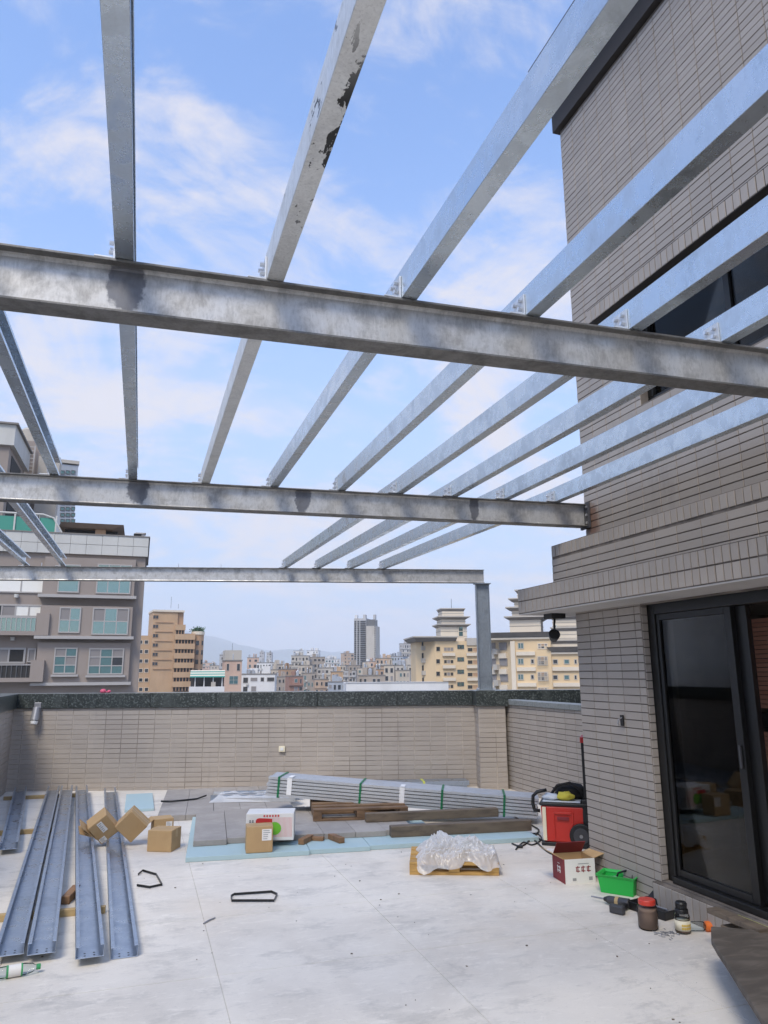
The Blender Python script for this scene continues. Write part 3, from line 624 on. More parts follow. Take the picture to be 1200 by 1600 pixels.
tilted(161, 1290, .185, 18, -40, 8, (.20, .16, .22), 'tilted brown cardboard box with white stickers and open flaps', [(-.02,.03,.09,.20), (-.09,-.03,.01,.06)], True)
tilted(207, 1287, .195, 14, 45, -10, (.215, .15, .215), 'plain brown cardboard box balanced on its corner against the channel')
# white printed fruit carton
m = vf(392, 1314, z=.0925, rot=-6) @ Matrix.Translation((.17, .13, .0005))
t = thing('fruit_carton', 'white printed carton with red and green fruit picture on the grey boards', 'box', m @ Vector((0,0,0)))
sx, sy, sz = .44, .27, .235
MB(m).box(-sx/2, sx/2, -sy/2, sy/2, 0, sz).build('carton', 'print_white_card', t, .005)
def disc(mb, cx, cz, rx, rz, y, n=20, a0=0, a1=360):
    pts = [(cx+rx*math.cos(R(a0+(a1-a0)*i/n)), y, cz+rz*math.sin(R(a0+(a1-a0)*i/n))) for i in range(n+(0 if a1-a0 == 360 else 1))]
    mb.prism(pts, (0, .0008, 0)); return mb
yf = -sy/2-.0006
k = MB(m)
for i in range(17): k.box(.02+i*.0112, .0245+i*.0112, yf-.0004, yf, .03, .20)
k.build('print_stripes', 'print_pink', t)
k = MB(m).prism([(-.13,yf-.001,.115),(-.13,yf-.001,.175),(-.12,yf-.001,.19),(-.10,yf-.001,.196),(.02,yf-.001,.19),(.02,yf-.001,.10),(-.05,yf-.001,.085)], (0,.0005,0)); k.build('print_patch', 'print_red', t)
disc(MB(m), -.04, .105, .055, .055, yf-.0022).build('print_fruit', 'print_green_dark', t)
disc(MB(m), .045, .105, .060, .056, yf-.0034).build('print_fruit', 'print_green', t)
disc(MB(m), .05, .10, .028, .03, yf-.0048).build('print_fruit_light', 'print_green', t)
k = MB(m)
for i in range(6): k.box(-.06+i*.026, -.045+i*.026, yf-.0014, yf-.0006, .205, .222)
k.build('print_letters', 'print_red', t)
k = MB(m)
for a, c in ((-.19,.16),(-.19,.13),(-.165,.16),(-.165,.13)): k.box(a, a+.016, yf-.0014, yf-.0004, c, c+.005); k.box(a, a+.016, yf-.0014, yf-.0004, c+.012, c+.017); k.box(a+.006, a+.010, yf-.0016, yf-.0004, c-.003, c+.02)
for i in range(4): 
    for j in range(2): k.box(-sx/2-.0012, -sx/2-.0003, -.10+j*.1, -.04+j*.1, .04+i*.045, .06+i*.045)
k.build('print_marks', 'print_black', t)
m = vf(404, 1333, z=.041) @ Matrix.Translation((0, .09, .0005)) @ Matrix.Rotation(R(4), 4, 'Z')
carton(m, .235, .17, .22, 'small upright brown cardboard box with white label on the blue foam', lab=[(.02,.105,.10,.195)])
# maroon and white open carton
m = vf(884, 1382, rot=24) @ Matrix.Translation((.0, .0, .0005))
t = thing('open_carton', 'open white and maroon carton standing by the house wall', 'box', m @ Vector((0,0,0)))
sx, sy, sz = .25, .22, .175
k = MB(m); k.box(0, sx, 0, .005, 0, sz); k.build('front_panel', 'print_white_card', t)
MB(m).box(-.005, -.0005, 0, sy, 0, sz).build('side_panel', 'maroon_card', t)
k = MB(m); k.box(0, sx, sy-.005, sy, 0, sz); k.box(sx-.005, sx, .0055, sy-.0055, 0, sz); k.box(0, sx-.0055, .0055, sy-.0055, 0, .005); k.build('inner_panel', 'cardboard', t)
f = m @ Matrix.Translation((0, sy, sz)) @ Matrix.Rotation(R(40), 4, 'X'); MB(f).box(.005, sx, 0, .004, 0, .12).build('flap', 'maroon_card', t)
f = m @ Matrix.Translation((0, 0, sz+.001)) @ Matrix.Rotation(R(-62), 4, 'Y'); MB(f).box(-.004, 0, .01, sy, 0, .12).build('flap', 'cardboard', t)
f = m @ Matrix.Translation((sx, 0, sz+.001)) @ Matrix.Rotation(R(72), 4, 'Y'); MB(f).box(0, .004, .01, sy, 0, .11).build('flap', 'cardboard', t)
k = MB(m)
for a, c in ((.09, .085), (.135, .085), (.18, .085)):
    k.box(a, a+.034, -.0016, -.0004, c, c+.006); k.box(a, a+.034, -.0016, -.0004, c+.028, c+.034); k.box(a+.013, a+.02, -.0018, -.0004, c-.006, c+.04); k.box(a+.002, a+.008, -.0018, -.0004, c+.006, c+.03)
k.build('print_letters', 'maroon_card', t)
k = MB(m); k.box(.11, .20, -.0016, -.0004, .138, .143); k.box(.06, .09, -.0016, -.0004, .02, .04); k.box(.195, .225, -.0016, -.0004, .02, .045); k.build('print_marks', 'print_grey', t)
k = MB(m)
for c in (.075, .10): k.box(-.0066, -.0052, .07, .13, c, c+.007); k.box(-.0068, -.0052, .075, .085, c-.012, c+.014); k.box(-.0068, -.0052, .115, .123, c-.012, c+.014)
k.box(-.0066, -.0052, .085, .12, .128, .133); k.build('print_letters', 'paper_label', t)

# ---- foam sheets, boards, timber, pallets
FM = Matrix.Translation((.47, 7.08, 0)) @ Matrix.Rotation(R(-5.5), 4, 'Z')
for (a, b, c, d, s) in ((0, 1.08, 0, 1.9, 'light blue foam sheet under the small labelled box'), (1.085, 1.64, .03, 1.5, 'narrow light blue foam sheet beside the labelled box, under wooden chunks'), (1.645, 2.42, .06, 1.45, 'light blue foam sheet partly under the plastic film pallet'), (2.43, 3.3, .02, .75, 'light blue foam sheet running to the red tool box')):
    tag(MB(FM).box(a, b, c, d, .0006, .040).build('foam_sheet', 'foam_blue', None, .003), s, 'foam sheet')
tag(MB().box(-.08, .255, 9.75, 10.98, .0006, .030).build('foam_sheet', 'foam_blue', None, .003), 'short light blue foam sheet between boxes and far grey boards', 'foam sheet')
def boards(m, n, wd, L, z, th, label, group, jit=.02):
    for i in range(n):
        dx = random.uniform(-.004, .004); dy = random.uniform(-jit, jit)
        tag(MB(m).box(i*wd+.0015+dx*.2, (i+1)*wd-.0015+dx*.2, dy, L+dy, z, z+th).build('grey_board', 'grey_board', None, .004), label, 'board', group)
boards(Matrix.Translation((.275, 9.05, 0)) @ Matrix.Rotation(R(-5), 4, 'Z'), 5, .305, 1.95, .0006, .06, 'grey fibre board lying in the far row near the parapet', 'far row of grey boards')
boards(Matrix.Translation((.56, 7.50, 0)) @ Matrix.Rotation(R(-5), 4, 'Z'), 7, .305, 1.52, .041, .050, 'grey fibre board lying on the blue foam under the fruit carton row', 'near row of grey boards', .03)
k = MB(); k.tube([gp(252, 1252, .068), gp(268, 1252, .08), gp(290, 1250, .072), gp(308, 1248, .076), gp(322, 1243, .09)], .011, 6)
tag(k.build('rubber_strip', 'strap_black', None, smooth=True), 'black rubber strip lying across the far grey boards', 'strip')

# pallet under the bundle
def pallet(m, Wd, D, h, mat, label, name='wooden_pallet', nt=5):
    t = thing(name, label, 'pallet', m @ Vector((0,0,0)))
    for x in (0, Wd/2-.045, Wd-.09): MB(m).box(x, x+.09, 0, D, .022, h-.022).build('stringer', mat, t, .003)
    for i in range(nt): y_ = i*(D-.1)/(nt-1); MB(m).box(0, Wd, y_, y_+.1, h-.021, h).build('top_board', mat, t, .003)
    for y_ in (0, D/2-.05, D-.1): MB(m).box(0, Wd, y_, y_+.1, 0, .021).build('bottom_board', mat, t, .003)
    return t
pallet(Matrix.Translation((1.80, 7.98, .0925)) @ Matrix.Rotation(R(-10), 4, 'Z'), 1.0, .85, .115, 'wood_pallet', 'brown wooden pallet carrying the strapped steel bundle')
def timber(a, b, z, s, label, mat='wood_timber', hh=None):
    a, b = Vector((*a, 0)), Vector((*b, 0)); d = b-a
    m = Matrix.Translation((a.x, a.y, z)) @ Matrix.Rotation(math.atan2(d.y, d.x), 4, 'Z')
    tag(MB(m).box(0, d.length, 0, s, 0, hh or s).build('timber', mat, None, .006), label, 'timber', 'timbers beside the bundle')
timber((2.30, 7.74), (3.72, 7.56), .0925, .085, 'weathered brown timber closest to the pallet under the bundle')
timber((2.40, 7.22), (3.83, 7.05), .0406, .10, 'rough grey brown timber next to the plastic film pallet')
for (px, py, rz, L, s) in ((478, 1316, 65, .22, 'short brown wood chunk lying on the foam by the labelled box'), (525, 1314, 118, .24, 'short brown wood chunk lying apart on the foam towards the pallet')):
    m = vf(px, py, z=.0405, rot=rz)
    tag(MB(m).box(-L/2, L/2, -.03, .03, 0, .05).build('wood_chunk', 'wood_block', None, .005), s, 'wood')
m = vf(492, 1313, z=.0405, rot=-20); tag(MB(m).box(-.09, .09, -.025, .025, 0, .035).build('wood_chunk', 'wood_block', None, .005), 'short thin wood chunk touching another on the blue foam', 'wood')

# strapped bundle of steel channels
A = Vector((1.42, 8.68, .262)); Bv = Vector((4.13, 7.46, .062)); d = Bv-A; L = d.length
u_ = d.normalized(); v_ = Vector((-u_.y, u_.x, 0)).normalized(); w_ = u_.cross(v_)
BM = Matrix(((u_.x, v_.x, w_.x, A.x), (u_.y, v_.y, w_.y, A.y), (u_.z, v_.z, w_.z, A.z), (0,0,0,1)))
t = thing('steel_bundle', 'strapped bundle of long grey steel channels resting on the brown pallet', 'bundle', A)
nl, hh = 6, .035
for r in range(nl):
    for c in range(3):
        z0 = r*hh; y0 = c*.135+random.uniform(-.008, .004); x0 = random.uniform(-.015, .015)
        k = MB(BM); tk = .0025
        hh_ = hh; poly = [(0,y0,z0),(0,y0+.130,z0),(0,y0+.130,z0+hh-.003),(0,y0+.112,z0+hh-.003),(0,y0+.112,z0+hh-.006),(0,y0+.130-tk,z0+hh-.006),(0,y0+.130-tk,z0+tk),(0,y0+tk,z0+tk),(0,y0+tk,z0+hh-.006),(0,y0+.018,z0+hh-.006),(0,y0+.018,z0+hh-.003),(0,y0,z0+hh-.003)]
        k.prism([(x0, p[1], 2*z0+hh-.003-(z0+(p[2]-z0)*.84)) for p in poly], (L, 0, 0)); k.build('channel', 'galvanised_stack', t)
H_ = nl*hh; W_ = .402
for x in (.13, 1.05, 1.95, 2.62):
    k = MB(BM); g = .002
    k.box(x-.012, x+.012, -.006-g, -.004, -.004, H_+.002); k.box(x-.012, x+.012, W_+.004, W_+.006, -.004, H_+.002); k.box(x-.012, x+.012, -.006, W_+.006, H_+.0025, H_+.005); k.box(x-.012, x+.012, -.006, W_+.006, -.008, -.0045)
    k.build('strap', 'strap_green', t)
for x in (.26, 1.52):
    k = MB(BM); k.box(x-.035, x+.02, -.0075, -.0045, .03, H_); k.box(x-.03, x+.02, -.0075, .16, H_+.0055, H_+.0075); k.build('tape', 'tape_white', t)
# bluish channels behind the bundle and clear pack at its left
m = Matrix.Translation((2.55, 10.30, .0006)) @ Matrix.Rotation(R(-12), 4, 'Z')
t = thing('steel_bundle', 'low bluish channel bundle with yellow tie lying along the far parapet', 'bundle', m @ Vector((0,0,0)))
for r in range(2):
    for c in range(2): MB(m).box(r*.02, 1.9+r*.03, c*.14, c*.14+.132, r*.062, r*.062+.06).build('channel', 'galvanised_floor', t, .004)
MB(m).box(1.28, 1.31, -.004, .276, -.0, .126).build('tie', 'tape_yellow', t); MB(m).box(.3, .33, -.004, .276, -.0, .126).build('tie', 'tape_yellow', t)
m = Matrix.Translation((.98, 9.72, .061)) @ Matrix.Rotation(R(-14), 4, 'Z')
t = thing('wrapped_pack', 'clear plastic wrapped pack of thin metal strips beside the bundle end', 'pack', m @ Vector((0,0,0)))
for i in range(7): MB(m @ Matrix.Rotation(R((i-3)*1.6), 4, 'Z')).box(random.uniform(-.1, .12), .95+random.uniform(0, .1), i*.065, i*.065+.05, .002+.008*(i % 3), .04+.008*(i % 3)+random.uniform(0, .03)).build('metal_strip', 'galvanised_floor' if i % 2 else 'galvanised_stack', t)
vs, fs = [], []; nx, ny = 30, 16
for j in range(ny+1):
    for i in range(nx+1):
        x, y_ = -.08+i*.95/nx, -.06+j*.58/ny; e = min(i, nx-i, j*1.5, (ny-j)*1.5)/3
        vs.append((x, y_, (.004 if e <= 0 else .06*min(e, 1)+.03*noise.noise((x*9, y_*9, 3))*min(e, 1))+.003))
for j in range(ny):
    for i in range(nx): a = j*(nx+1)+i; fs.append((a, a+1, a+nx+2, a+nx+1))
MB(m).add(vs, fs).build('wrap', 'plastic_film', t, smooth=True)

# yellow pallet with plastic film
m = vf(640, 1367, rot=-2)
pallet(m, .72, .56, .095, 'wood_yellow', 'yellow edged small pallet under the heap of plastic film', nt=4)
vs, fs = [], []; nx, ny = 150, 110
def fold(p, q, s_): return 1-min(1, abs(noise.noise((p, q, s_)))*2.6)
for j in range(ny+1):
    for i in range(nx+1):
        a, b = i/nx, j/ny
        wx, wy = .35*noise.noise((a*3, b*3, 11)), .35*noise.noise((a*3, b*3, 21))
        x = .06+a*.68+.07*noise.noise((a*4, b*4, 1))+.012*noise.noise((a*18, b*18, 4)); y_ = -.03+b*.50+.08*noise.noise((a*4, b*4, 7))
        e1 = math.exp(-(((a-.30)/.24)**2+((b-.55)/.34)**2)); e2 = .85*math.exp(-(((a-.62)/.26)**2+((b-.45)/.34)**2)); e3 = .45*math.exp(-(((a-.9)/.14)**2+((b-.35)/.3)**2))
        hump = max(e1, e2, e3); edge = min(1, min(a, 1-a, b, 1-b)*9)
        f1 = fold(a*4+wx*3, b*3+wy*3, 2.0); f2 = fold(a*9+wx*5, b*8+wy*5, 5.0); f3 = fold(a*21+wx*8, b*17+wy*8, 9.0)
        z = .098+edge*(.012+hump*(.06+.055*f1)+.040*f2*(.3+hump)+.020*f3)
        if x > .70 or y_ < .0: z -= .085*min(1, max(x-.70, -y_)*16)
        vs.append((x, y_, max(z, .004)+.004))
for j in range(ny):
    for i in range(nx): a = j*(nx+1)+i; fs.append((a, a+1, a+nx+2, a+nx+1))
tag(MB(m).add(vs, fs).build('plastic_film', 'plastic_film', None, smooth=True), 'crumpled heap of clear plastic film lying on the yellow pallet', 'plastic sheet')

# ---- red wheeled tool box
m = vf(847, 1322, rot=-6) @ Matrix.Translation((0, .02, .0006))
t = thing('tool_box', 'red wheeled tool box with tall black pull handle by the house corner', 'tool box', m @ Vector((0,0,0)))
MB(m).frustum((.02,.40,.01,.30), (.0,.42,.0,.31), .035, .355).build('body', 'red_plastic', t, .015)
MB(m).box(-.005, .42, .005, .30, 0, .034).build('base', 'black_plastic', t, .008)
MB(m).box(.015, .05, -.012, -.001, .05, .345).build('corner_trim', 'label_cream', t, .004)
k = MB(m); k.box(.115, .127, -.010, .002, .06, .30); k.box(.29, .30, -.010, .002, .20, .31); k.box(.13, .285, -.010, .002, .285, .305); k.build('rib', 'red_plastic', t, .003)
MB(m).box(.15, .26, -.014, -.004, .235, .265).build('latch', 'maroon_card', t, .003)
MB(m).box(-.01, .43, -.01, .32, .356, .385).build('lid', 'black_plastic', t, .008)
MB(m).box(.02, .37, .01, .28, .3855, .40).build('tray', 'lid_pale', t, .006)
for x in (.365,):
    wv = MB(m).cyl((x, -.045, .108), (x, -.005, .108), .107, n=28).build('wheel', 'black_plastic', t, .008)
    MB(m).cyl((x, -.053, .108), (x, -.0455, .108), .07, n=24).build('rim', 'dark_grey_plastic', wv, .004); MB(m).cyl((x, -.061, .108), (x, -.0535, .108), .016, n=12).build('hub', 'grey_metal', wv)
wv = MB(m).cyl((.365, .315, .108), (.365, .355, .108), .107, n=28).build('wheel', 'black_plastic', t, .008)
hd_ = MB(m).box(.405, .435, .03, .055, .30, .93).build('pull_handle', 'black_plastic', t, .004); MB(m).box(.405, .435, .25, .275, .30, .93).build('pull_handle', 'black_plastic', t, .004)
MB(m).box(.398, .440, .02, .29, .931, .985).build('grip', 'print_red', t, .008)
MB(m).box(.385, .455, .0, .31, .10, .42).build('back_plate', 'black_plastic', t, .006)
k = MB(m); k.tube([(-.01,.05,.30),(-.06,.05,.30),(-.075,.05,.36),(-.07,.05,.43),(-.03,.05,.47),(.06,.05,.49)], .017, 8); k.build('side_handle', 'black_plastic', t, smooth=True)
# bag and gloves on it
def blob(m, c, s, seed, amp=.25, n=16, mm=10):
    vs, fs = [], []
    for j in range(mm+1):
        for i in range(n):
            th = math.pi*j/mm; ph = 2*math.pi*i/n; p = Vector((math.sin(th)*math.cos(ph), math.sin(th)*math.sin(ph), math.cos(th)))
            r = 1+amp*noise.noise(p*1.8+Vector((seed, 0, 0)))+amp*.6*noise.noise(p*4+Vector((0, seed, 0)))
            q = Vector((p.x*s[0]*r, p.y*s[1]*r, p.z*s[2]*r)); q.z = max(q.z, -s[2]*.8); vs.append(Vector(c)+q)
    for j in range(mm):
        for i in range(n): k_ = (i+1) % n; fs.append((j*n+i, (j+1)*n+i, (j+1)*n+k_, j*n+k_))
    return MB(m).add(vs, fs)
t = thing('tool_bag', 'black cloth tool bag slumped on the red tool box', 'bag', m @ Vector((.25,.18,.40)))
blob(m, (.27,.19,.462), (.17,.10,.075), 3.3, .3).build('bag', 'black_fabric', t, smooth=True)
MB(m).tube([(.10,.10,.45),(.16,.07,.53),(.28,.07,.56),(.37,.08,.50),(.40,.10,.43)], .014, 8).build('strap', 'black_fabric', t, smooth=True)
tag(blob(m, (.235,.055,.436), (.085,.045,.042), 8.1, .4).build('work_glove', 'yellow_fabric', None, smooth=True), 'yellow work glove lying on top of the red tool box', 'glove')
tag(blob(m, (.10,.07,.426), (.08,.05,.032), 5.1, .4).build('rag', 'lid_pale', None, smooth=True), 'pale blue rag lying on the red tool box lid', 'cloth')
# cables on the floor beside it
def cable(pts, r, label, name='cable', mat='strap_black', z=.008):
    P = [gp(x, y_, z) for x, y_ in pts]; Q = []
    for i in range(len(P)-1):
        p0, p1, p2, p3 = P[max(i-1, 0)], P[i], P[i+1], P[min(i+2, len(P)-1)]
        for s_ in range(6):
            tt = s_/6; Q.append(.5*((2*p1)+(p2-p0)*tt+(2*p0-5*p1+4*p2-p3)*tt*tt+(3*p1-p0-3*p2+p3)*tt**3))
    Q.append(P[-1]); return tag(MB().tube(Q, r, 6).build(name, mat, None, smooth=True), label, 'cable')
cable([(800,1318),(815,1322),(832,1312),(848,1325),(862,1334),(880,1337),(900,1338),(912,1334)], .008, 'black power cable running along the front of the red tool box')
cable([(806,1327),(818,1316),(832,1320),(846,1311),(838,1302),(820,1307)], .007, 'black cable tangled in loops beside the red tool box')
cable([(802,1274),(815,1283),(828,1288),(842,1297),(836,1306),(850,1314)], .008, 'black hose hanging from the bundle end to the red tool box', z=.012)
m = vf(861, 1331); tag(MB(m).lathe([(.018,0),(.04,.0),(.04,.02),(.018,.02)], n=20).build('tape_roll', 'white_plastic', None), 'small white roll of tape on the floor in front of the red tool box', 'tape')
m = vf(812, 1325); k = MB(m).box(-.03,.03,-.015,.015,.0006,.025); tag(k.build('plug', 'black_plastic', None, .005), 'black plug lying at the end of the tangled cable', 'plug')

# ---- green tub and tools along the wall
m = vf(963, 1399, rot=-18) @ Matrix.Translation((0, .09, .0006))
t = thing('plastic_tub', 'bright green plastic tub of bits by the house wall', 'tub', m @ Vector((0,0,0)))
k = MB(m); b0, b1 = (.118,.075), (.135,.092)
def ring(mb, a, b, z0, z1, th):
    o_ = [(-a[0],-a[1],z0),(a[0],-a[1],z0),(a[0],a[1],z0),(-a[0],a[1],z0),(-b[0],-b[1],z1),(b[0],-b[1],z1),(b[0],b[1],z1),(-b[0],b[1],z1)]
    i_ = [(x-th*(1 if x > 0 else -1), y-th*(1 if y > 0 else -1), z) for x, y, z in o_]
    return mb.add(o_+i_, [(0,1,5,4),(1,2,6,5),(2,3,7,6),(3,0,4,7),(9,8,12,13),(10,9,13,14),(11,10,14,15),(8,11,15,12),(4,5,13,12),(5,6,14,13),(6,7,15,14),(7,4,12,15),(1,0,8,9),(2,1,9,10),(3,2,10,11),(0,3,11,8)])
ring(k, b0, b1, 0, .125, .004); k.box(-.113,.113,-.07,.07,.001,.006); k.build('bowl', 'green_plastic', t, .003)
ring(MB(m), (.136,.093), (.146,.103), .112, .128, .012).build('rim', 'green_plastic', t)
k = blob(m, (-.03,-.01,.055), (.06,.05,.05), 2.2, .4); tag(k.build('cloth_scrap', 'lid_pale', None, smooth=True), 'pale crumpled cloth scrap inside the green tub', 'cloth')
k = MB(m).tube([(-.05,.02,.03),(-.02,.05,.12),(.05,.06,.145),(.10,.02,.13),(.09,-.02,.05)], .008, 6); tag(k.build('cord', 'strap_black', None, smooth=True), 'black cord coiled out of the green tub', 'cord')
# grinder-like power tool
m = vf(960, 1418, rot=-28) @ Matrix.Translation((0, .03, .0006))
t = thing('power_tool', 'dark drill with long bit lying in front of the green tub', 'tool', m @ Vector((0,0,0)))
MB(m).cyl((-.06,0,.033), (.10,0,.036), .026, .032, 12).build('motor_body', 'dark_grey_plastic', t, .006)
MB(m).cyl((-.09,0,.032), (-.06,0,.033), .012, .024, 12).build('chuck', 'black_plastic', t)
MB(m).cyl((-.19,0,.03), (-.09,0,.032), .005, .006, 8).build('bit', 'grey_metal', t)
MB(m).cyl((.0,0,.034), (.025,0,.0345), .0305, .031, 12).build('collar', 'wood_fresh', t)
k = MB(m).box(.06,.10,-.12,-.02,.004,.045); k.build('grip', 'black_plastic', t, .01)
MB(m).box(.03,.13,-.165,-.121,.002,.055).build('battery', 'dark_grey_plastic', t, .008)
# black tool case, open
m = vf(1016, 1432, rot=-40) @ Matrix.Translation((-.03, .10, .0006))
t = thing('tool_case', 'open black plastic tool case leaning by the door step', 'case', m @ Vector((0,0,0)))
k = MB(m); ring(k, (.15,.10), (.155,.105), 0, .055, .008); k.box(-.14,.14,-.09,.09,.001,.008); k.build('tray', 'black_plastic', t, .003)
f = m @ Matrix.Translation((0, .106, .05)) @ Matrix.Rotation(R(-62), 4, 'X'); k = MB(f); k.box(-.155,.155,0,.012,0,.16); k.build('lid', 'black_plastic', t, .005)
MB(m).tube([(-.05,-.106,.03),(-.05,-.135,.03),(.05,-.135,.03),(.05,-.106,.03)], .009, 8).build('handle', 'black_plastic', t)
MB(m).cyl((-.10,.02,.035), (.12,-.03,.05), .008, .006, 8).build('screwdriver', 'grey_metal', t)
def jar(px, py, label, lidmat, content, lab=False, r=.058, h=.15, blk=False):
    m = vf(px, py) @ Matrix.Translation((0, r, .0006)); t = thing('jar', label, 'jar', m @ Vector((0,0,0)))
    MB(m).lathe([(r*.9,0),(r,.01),(r,h*.55),(r*.97,h*.6),(r,h*.66),(r*.97,h*.78),(r*.76,h*.86),(r*.74,h*.88)], n=24).build('body', 'clear_plastic', t, smooth=True)
    MB(m).lathe([(r*.84,.006),(r*.93,.015),(r*.93,h*.54),(r*.9,h*.6),(r*.88,h*content)], n=20).build('content', 'jar_content', t, smooth=True)
    MB(m).lathe([(r*.84,h*.84),(r*.86,h*.85),(r*.86,h*.99),(r*.8,h*1.02)], n=24).build('lid', lidmat, t, .002)
    if lab:
        l = MB(m).lathe([(r*1.005,h*.14),(r*1.005,h*.56)], n=24).build('label', 'label_cream', t, smooth=True)
        k = MB(m)
        for a in range(-110, -30, 16):
            for z in (.25, .38): c, s_ = math.cos(R(a+20)), math.sin(R(a+20)); k.cyl((c*r*1.01, s_*r*1.01, h*z), (c*r*1.03, s_*r*1.03, h*z), .007, n=8)
        k.build('label_print', 'label_gold', l)
    return m, t
jar(1014, 1456, 'clear jar of brown screws with red lid on the floor', 'red_lid', .72, r=.062, h=.17)
m, t = jar(1068, 1461, 'jar with black lid and cream gold label by the door step', 'black_plastic', .5, True, r=.047, h=.135)
tag(MB(m).lathe([(.028,.138),(.034,.14),(.036,.17),(.03,.178)], n=14).build('socket_bit', 'black_plastic', None), 'black socket piece standing on the black lidded jar', 'tool part')
m = vf(1110, 1458, rot=20) @ Matrix.Translation((0, .03, .03)) @ Matrix.Rotation(R(90), 4, 'Y')
t = thing('glue_tube', 'orange capped clear tube lying on the floor at the door step', 'tube', m @ Vector((0,0,0)))
MB(m).lathe([(.025,-.16),(.028,-.15),(.028,-.03),(.02,-.02)], n=16).build('body', 'clear_plastic', t, smooth=True); MB(m).lathe([(.022,-.02),(.03,-.015),(.03,.03),(.02,.035),(.012,.07),(.008,.075)], n=16).build('cap', 'orange_plastic', t)
random.seed(3)
k = MB()
for i in range(46):
    p = gp(random.gauss(1045, 11), random.gauss(1459, 3), .003); a = random.uniform(0, 3.1); k.cyl(p, p+Vector((math.cos(a)*.022, math.sin(a)*.022, 0)), .0022, n=5)
tag(k.build('loose_screws', 'grey_metal', None), 'scatter of loose screws on the floor between the two jars', 'screws', kind='stuff')

k = MB(); rd = random.Random(21)
for i in range(90):
    x, y_ = rd.uniform(-.6, 3.3), rd.uniform(3.2, 8.6); sz = rd.choice((.002, .003, .003, .004, .006)); an = rd.uniform(0, 6.28)
    k.M = Matrix.Translation((x, y_, .0012)) @ Matrix.Rotation(an, 4, 'Z'); k.box(-sz, sz, -sz*rd.uniform(.3, .9), sz*.6, 0, sz*.7)
k.M = Matrix.Identity(4); tag(k.build('floor_debris', 'wood_timber', None), 'tiny chips of debris scattered over the concrete floor', 'debris', kind='stuff')
# strapping loops, stick
def strap(pts, label, wd=.008, closed=False):
    P = [gp(x, y_, z) for x, y_, z in pts]
    if closed: P.append(P[0])
    tag(MB().ribbon(P, (0,0,wd), .006).build('packing_strap', 'strap_black', None), label, 'strap')
strap([(216,1366,.012),(223,1360,.014),(244,1366,.012),(253,1382,.012),(234,1386,.012),(214,1383,.012)], 'black plastic strap bent into an open loop near the channels')
strap([(361,1400,.012),(366,1397,.012),(424,1393,.012),(433,1397,.012),(428,1407,.012),(362,1407,.012)], 'black plastic strap lying as a long closed loop on the open floor', closed=True)
P = [gp(318,1443,.006), gp(326,1438,.008), gp(336,1434,.007)]; tag(MB().tube(P, .005, 6).build('twig', 'grey_metal', None), 'thin bent piece of wire lying on the open floor', 'wire')

# dark curved board at the lower right, on blocks
ed = [(1112,1478),(1121,1494),(1133,1512),(1146,1533),(1160,1556),(1176,1581),(1190,1604)]
P = [gp(x, y_, .19) for x, y_ in ed]; back = [p+Vector((.62, .10+.04*i, 0)) for i, p in enumerate(P)]
poly = [Vector(P[0])+Vector((.14,.16,0))] + P + [P[-1]+Vector((-.25,-.6,0)), P[-1]+Vector((.45,-.55,0)), Vector((HX-.06, 2.7, .16)), Vector((HX-.06, P[0].y+.02, .16))]
t = thing('dark_board', 'worn dark wooden board with curved edge raised beside the door step', 'board', Vector((3.2, 3.2, 0)))
MB().prism(poly, (0,0,.035)).build('board', 'wood_dark', t, .008)
for (x, y_) in ((3.34, 3.80), (3.05, 2.75), (3.36, 2.7)): MB().box(x-.05, x+.05, y_-.06, y_+.06, .0006, .159).build('support_block', 'wood_timber', t, .006)
k = MB(); p0, p1 = Vector((3.40, 3.86, .1955)), Vector((3.44, 3.0, .1955)); k.box(3.40, 3.425, 3.0, 3.86, .1955, .198)
tag(k.build('measuring_tape', 'tape_yellow', None), 'yellow measuring tape strip pulled out on the dark board', 'tape measure')
tag(MB().box(3.28, 3.36, 3.55, 3.95, .1955, .225).build('batten', 'wood_timber', None, .004), 'short brown batten lying on the dark board', 'batten')
# cartons inside the room
carton(Matrix.Translation((4.75, 4.75, .1655)) @ Matrix.Rotation(R(80), 4, 'Z'), .6, .4, .38, 'brown cardboard box on the room floor behind the glass, lower of two', tape=True, group='boxes inside the room')
carton(Matrix.Translation((4.78, 4.8, .5485)) @ Matrix.Rotation(R(74), 4, 'Z'), .5, .36, .30, 'brown cardboard box stacked on another behind the glass door', tape=True, group='boxes inside the room')

# ================================================================== THE CITY
GZ = -38.0
paint('ground_city', (.20,.20,.19), .2, .9, .02)
gm = MB(); gm.add([(-9500,-1400,GZ),(9500,-1400,GZ),(9500,10100,GZ),(-9500,10100,GZ)], [(0,1,2,3)])
tag(gm.build('ground', 'ground_city'), kind='structure')
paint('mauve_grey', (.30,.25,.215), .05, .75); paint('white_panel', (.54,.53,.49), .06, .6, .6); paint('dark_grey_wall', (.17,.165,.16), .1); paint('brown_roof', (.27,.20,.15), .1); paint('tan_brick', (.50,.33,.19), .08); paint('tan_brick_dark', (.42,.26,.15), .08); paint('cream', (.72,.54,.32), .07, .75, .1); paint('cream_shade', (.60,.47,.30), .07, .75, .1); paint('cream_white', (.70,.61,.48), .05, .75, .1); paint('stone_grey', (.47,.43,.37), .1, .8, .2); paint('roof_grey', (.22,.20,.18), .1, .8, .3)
paint('white_wall', (.70,.69,.67), .08); paint('grey_wall', (.44,.43,.42), .1); paint('pink_wall', (.58,.40,.30), .1); paint('beige_wall', (.52,.45,.36), .1); paint('beige_dark', (.38,.32,.26), .1); paint('blue_grey_wall', (.36,.39,.43), .1); paint('brick_red', (.33,.18,.13), .1); paint('orange_wall', (.50,.36,.25), .1)
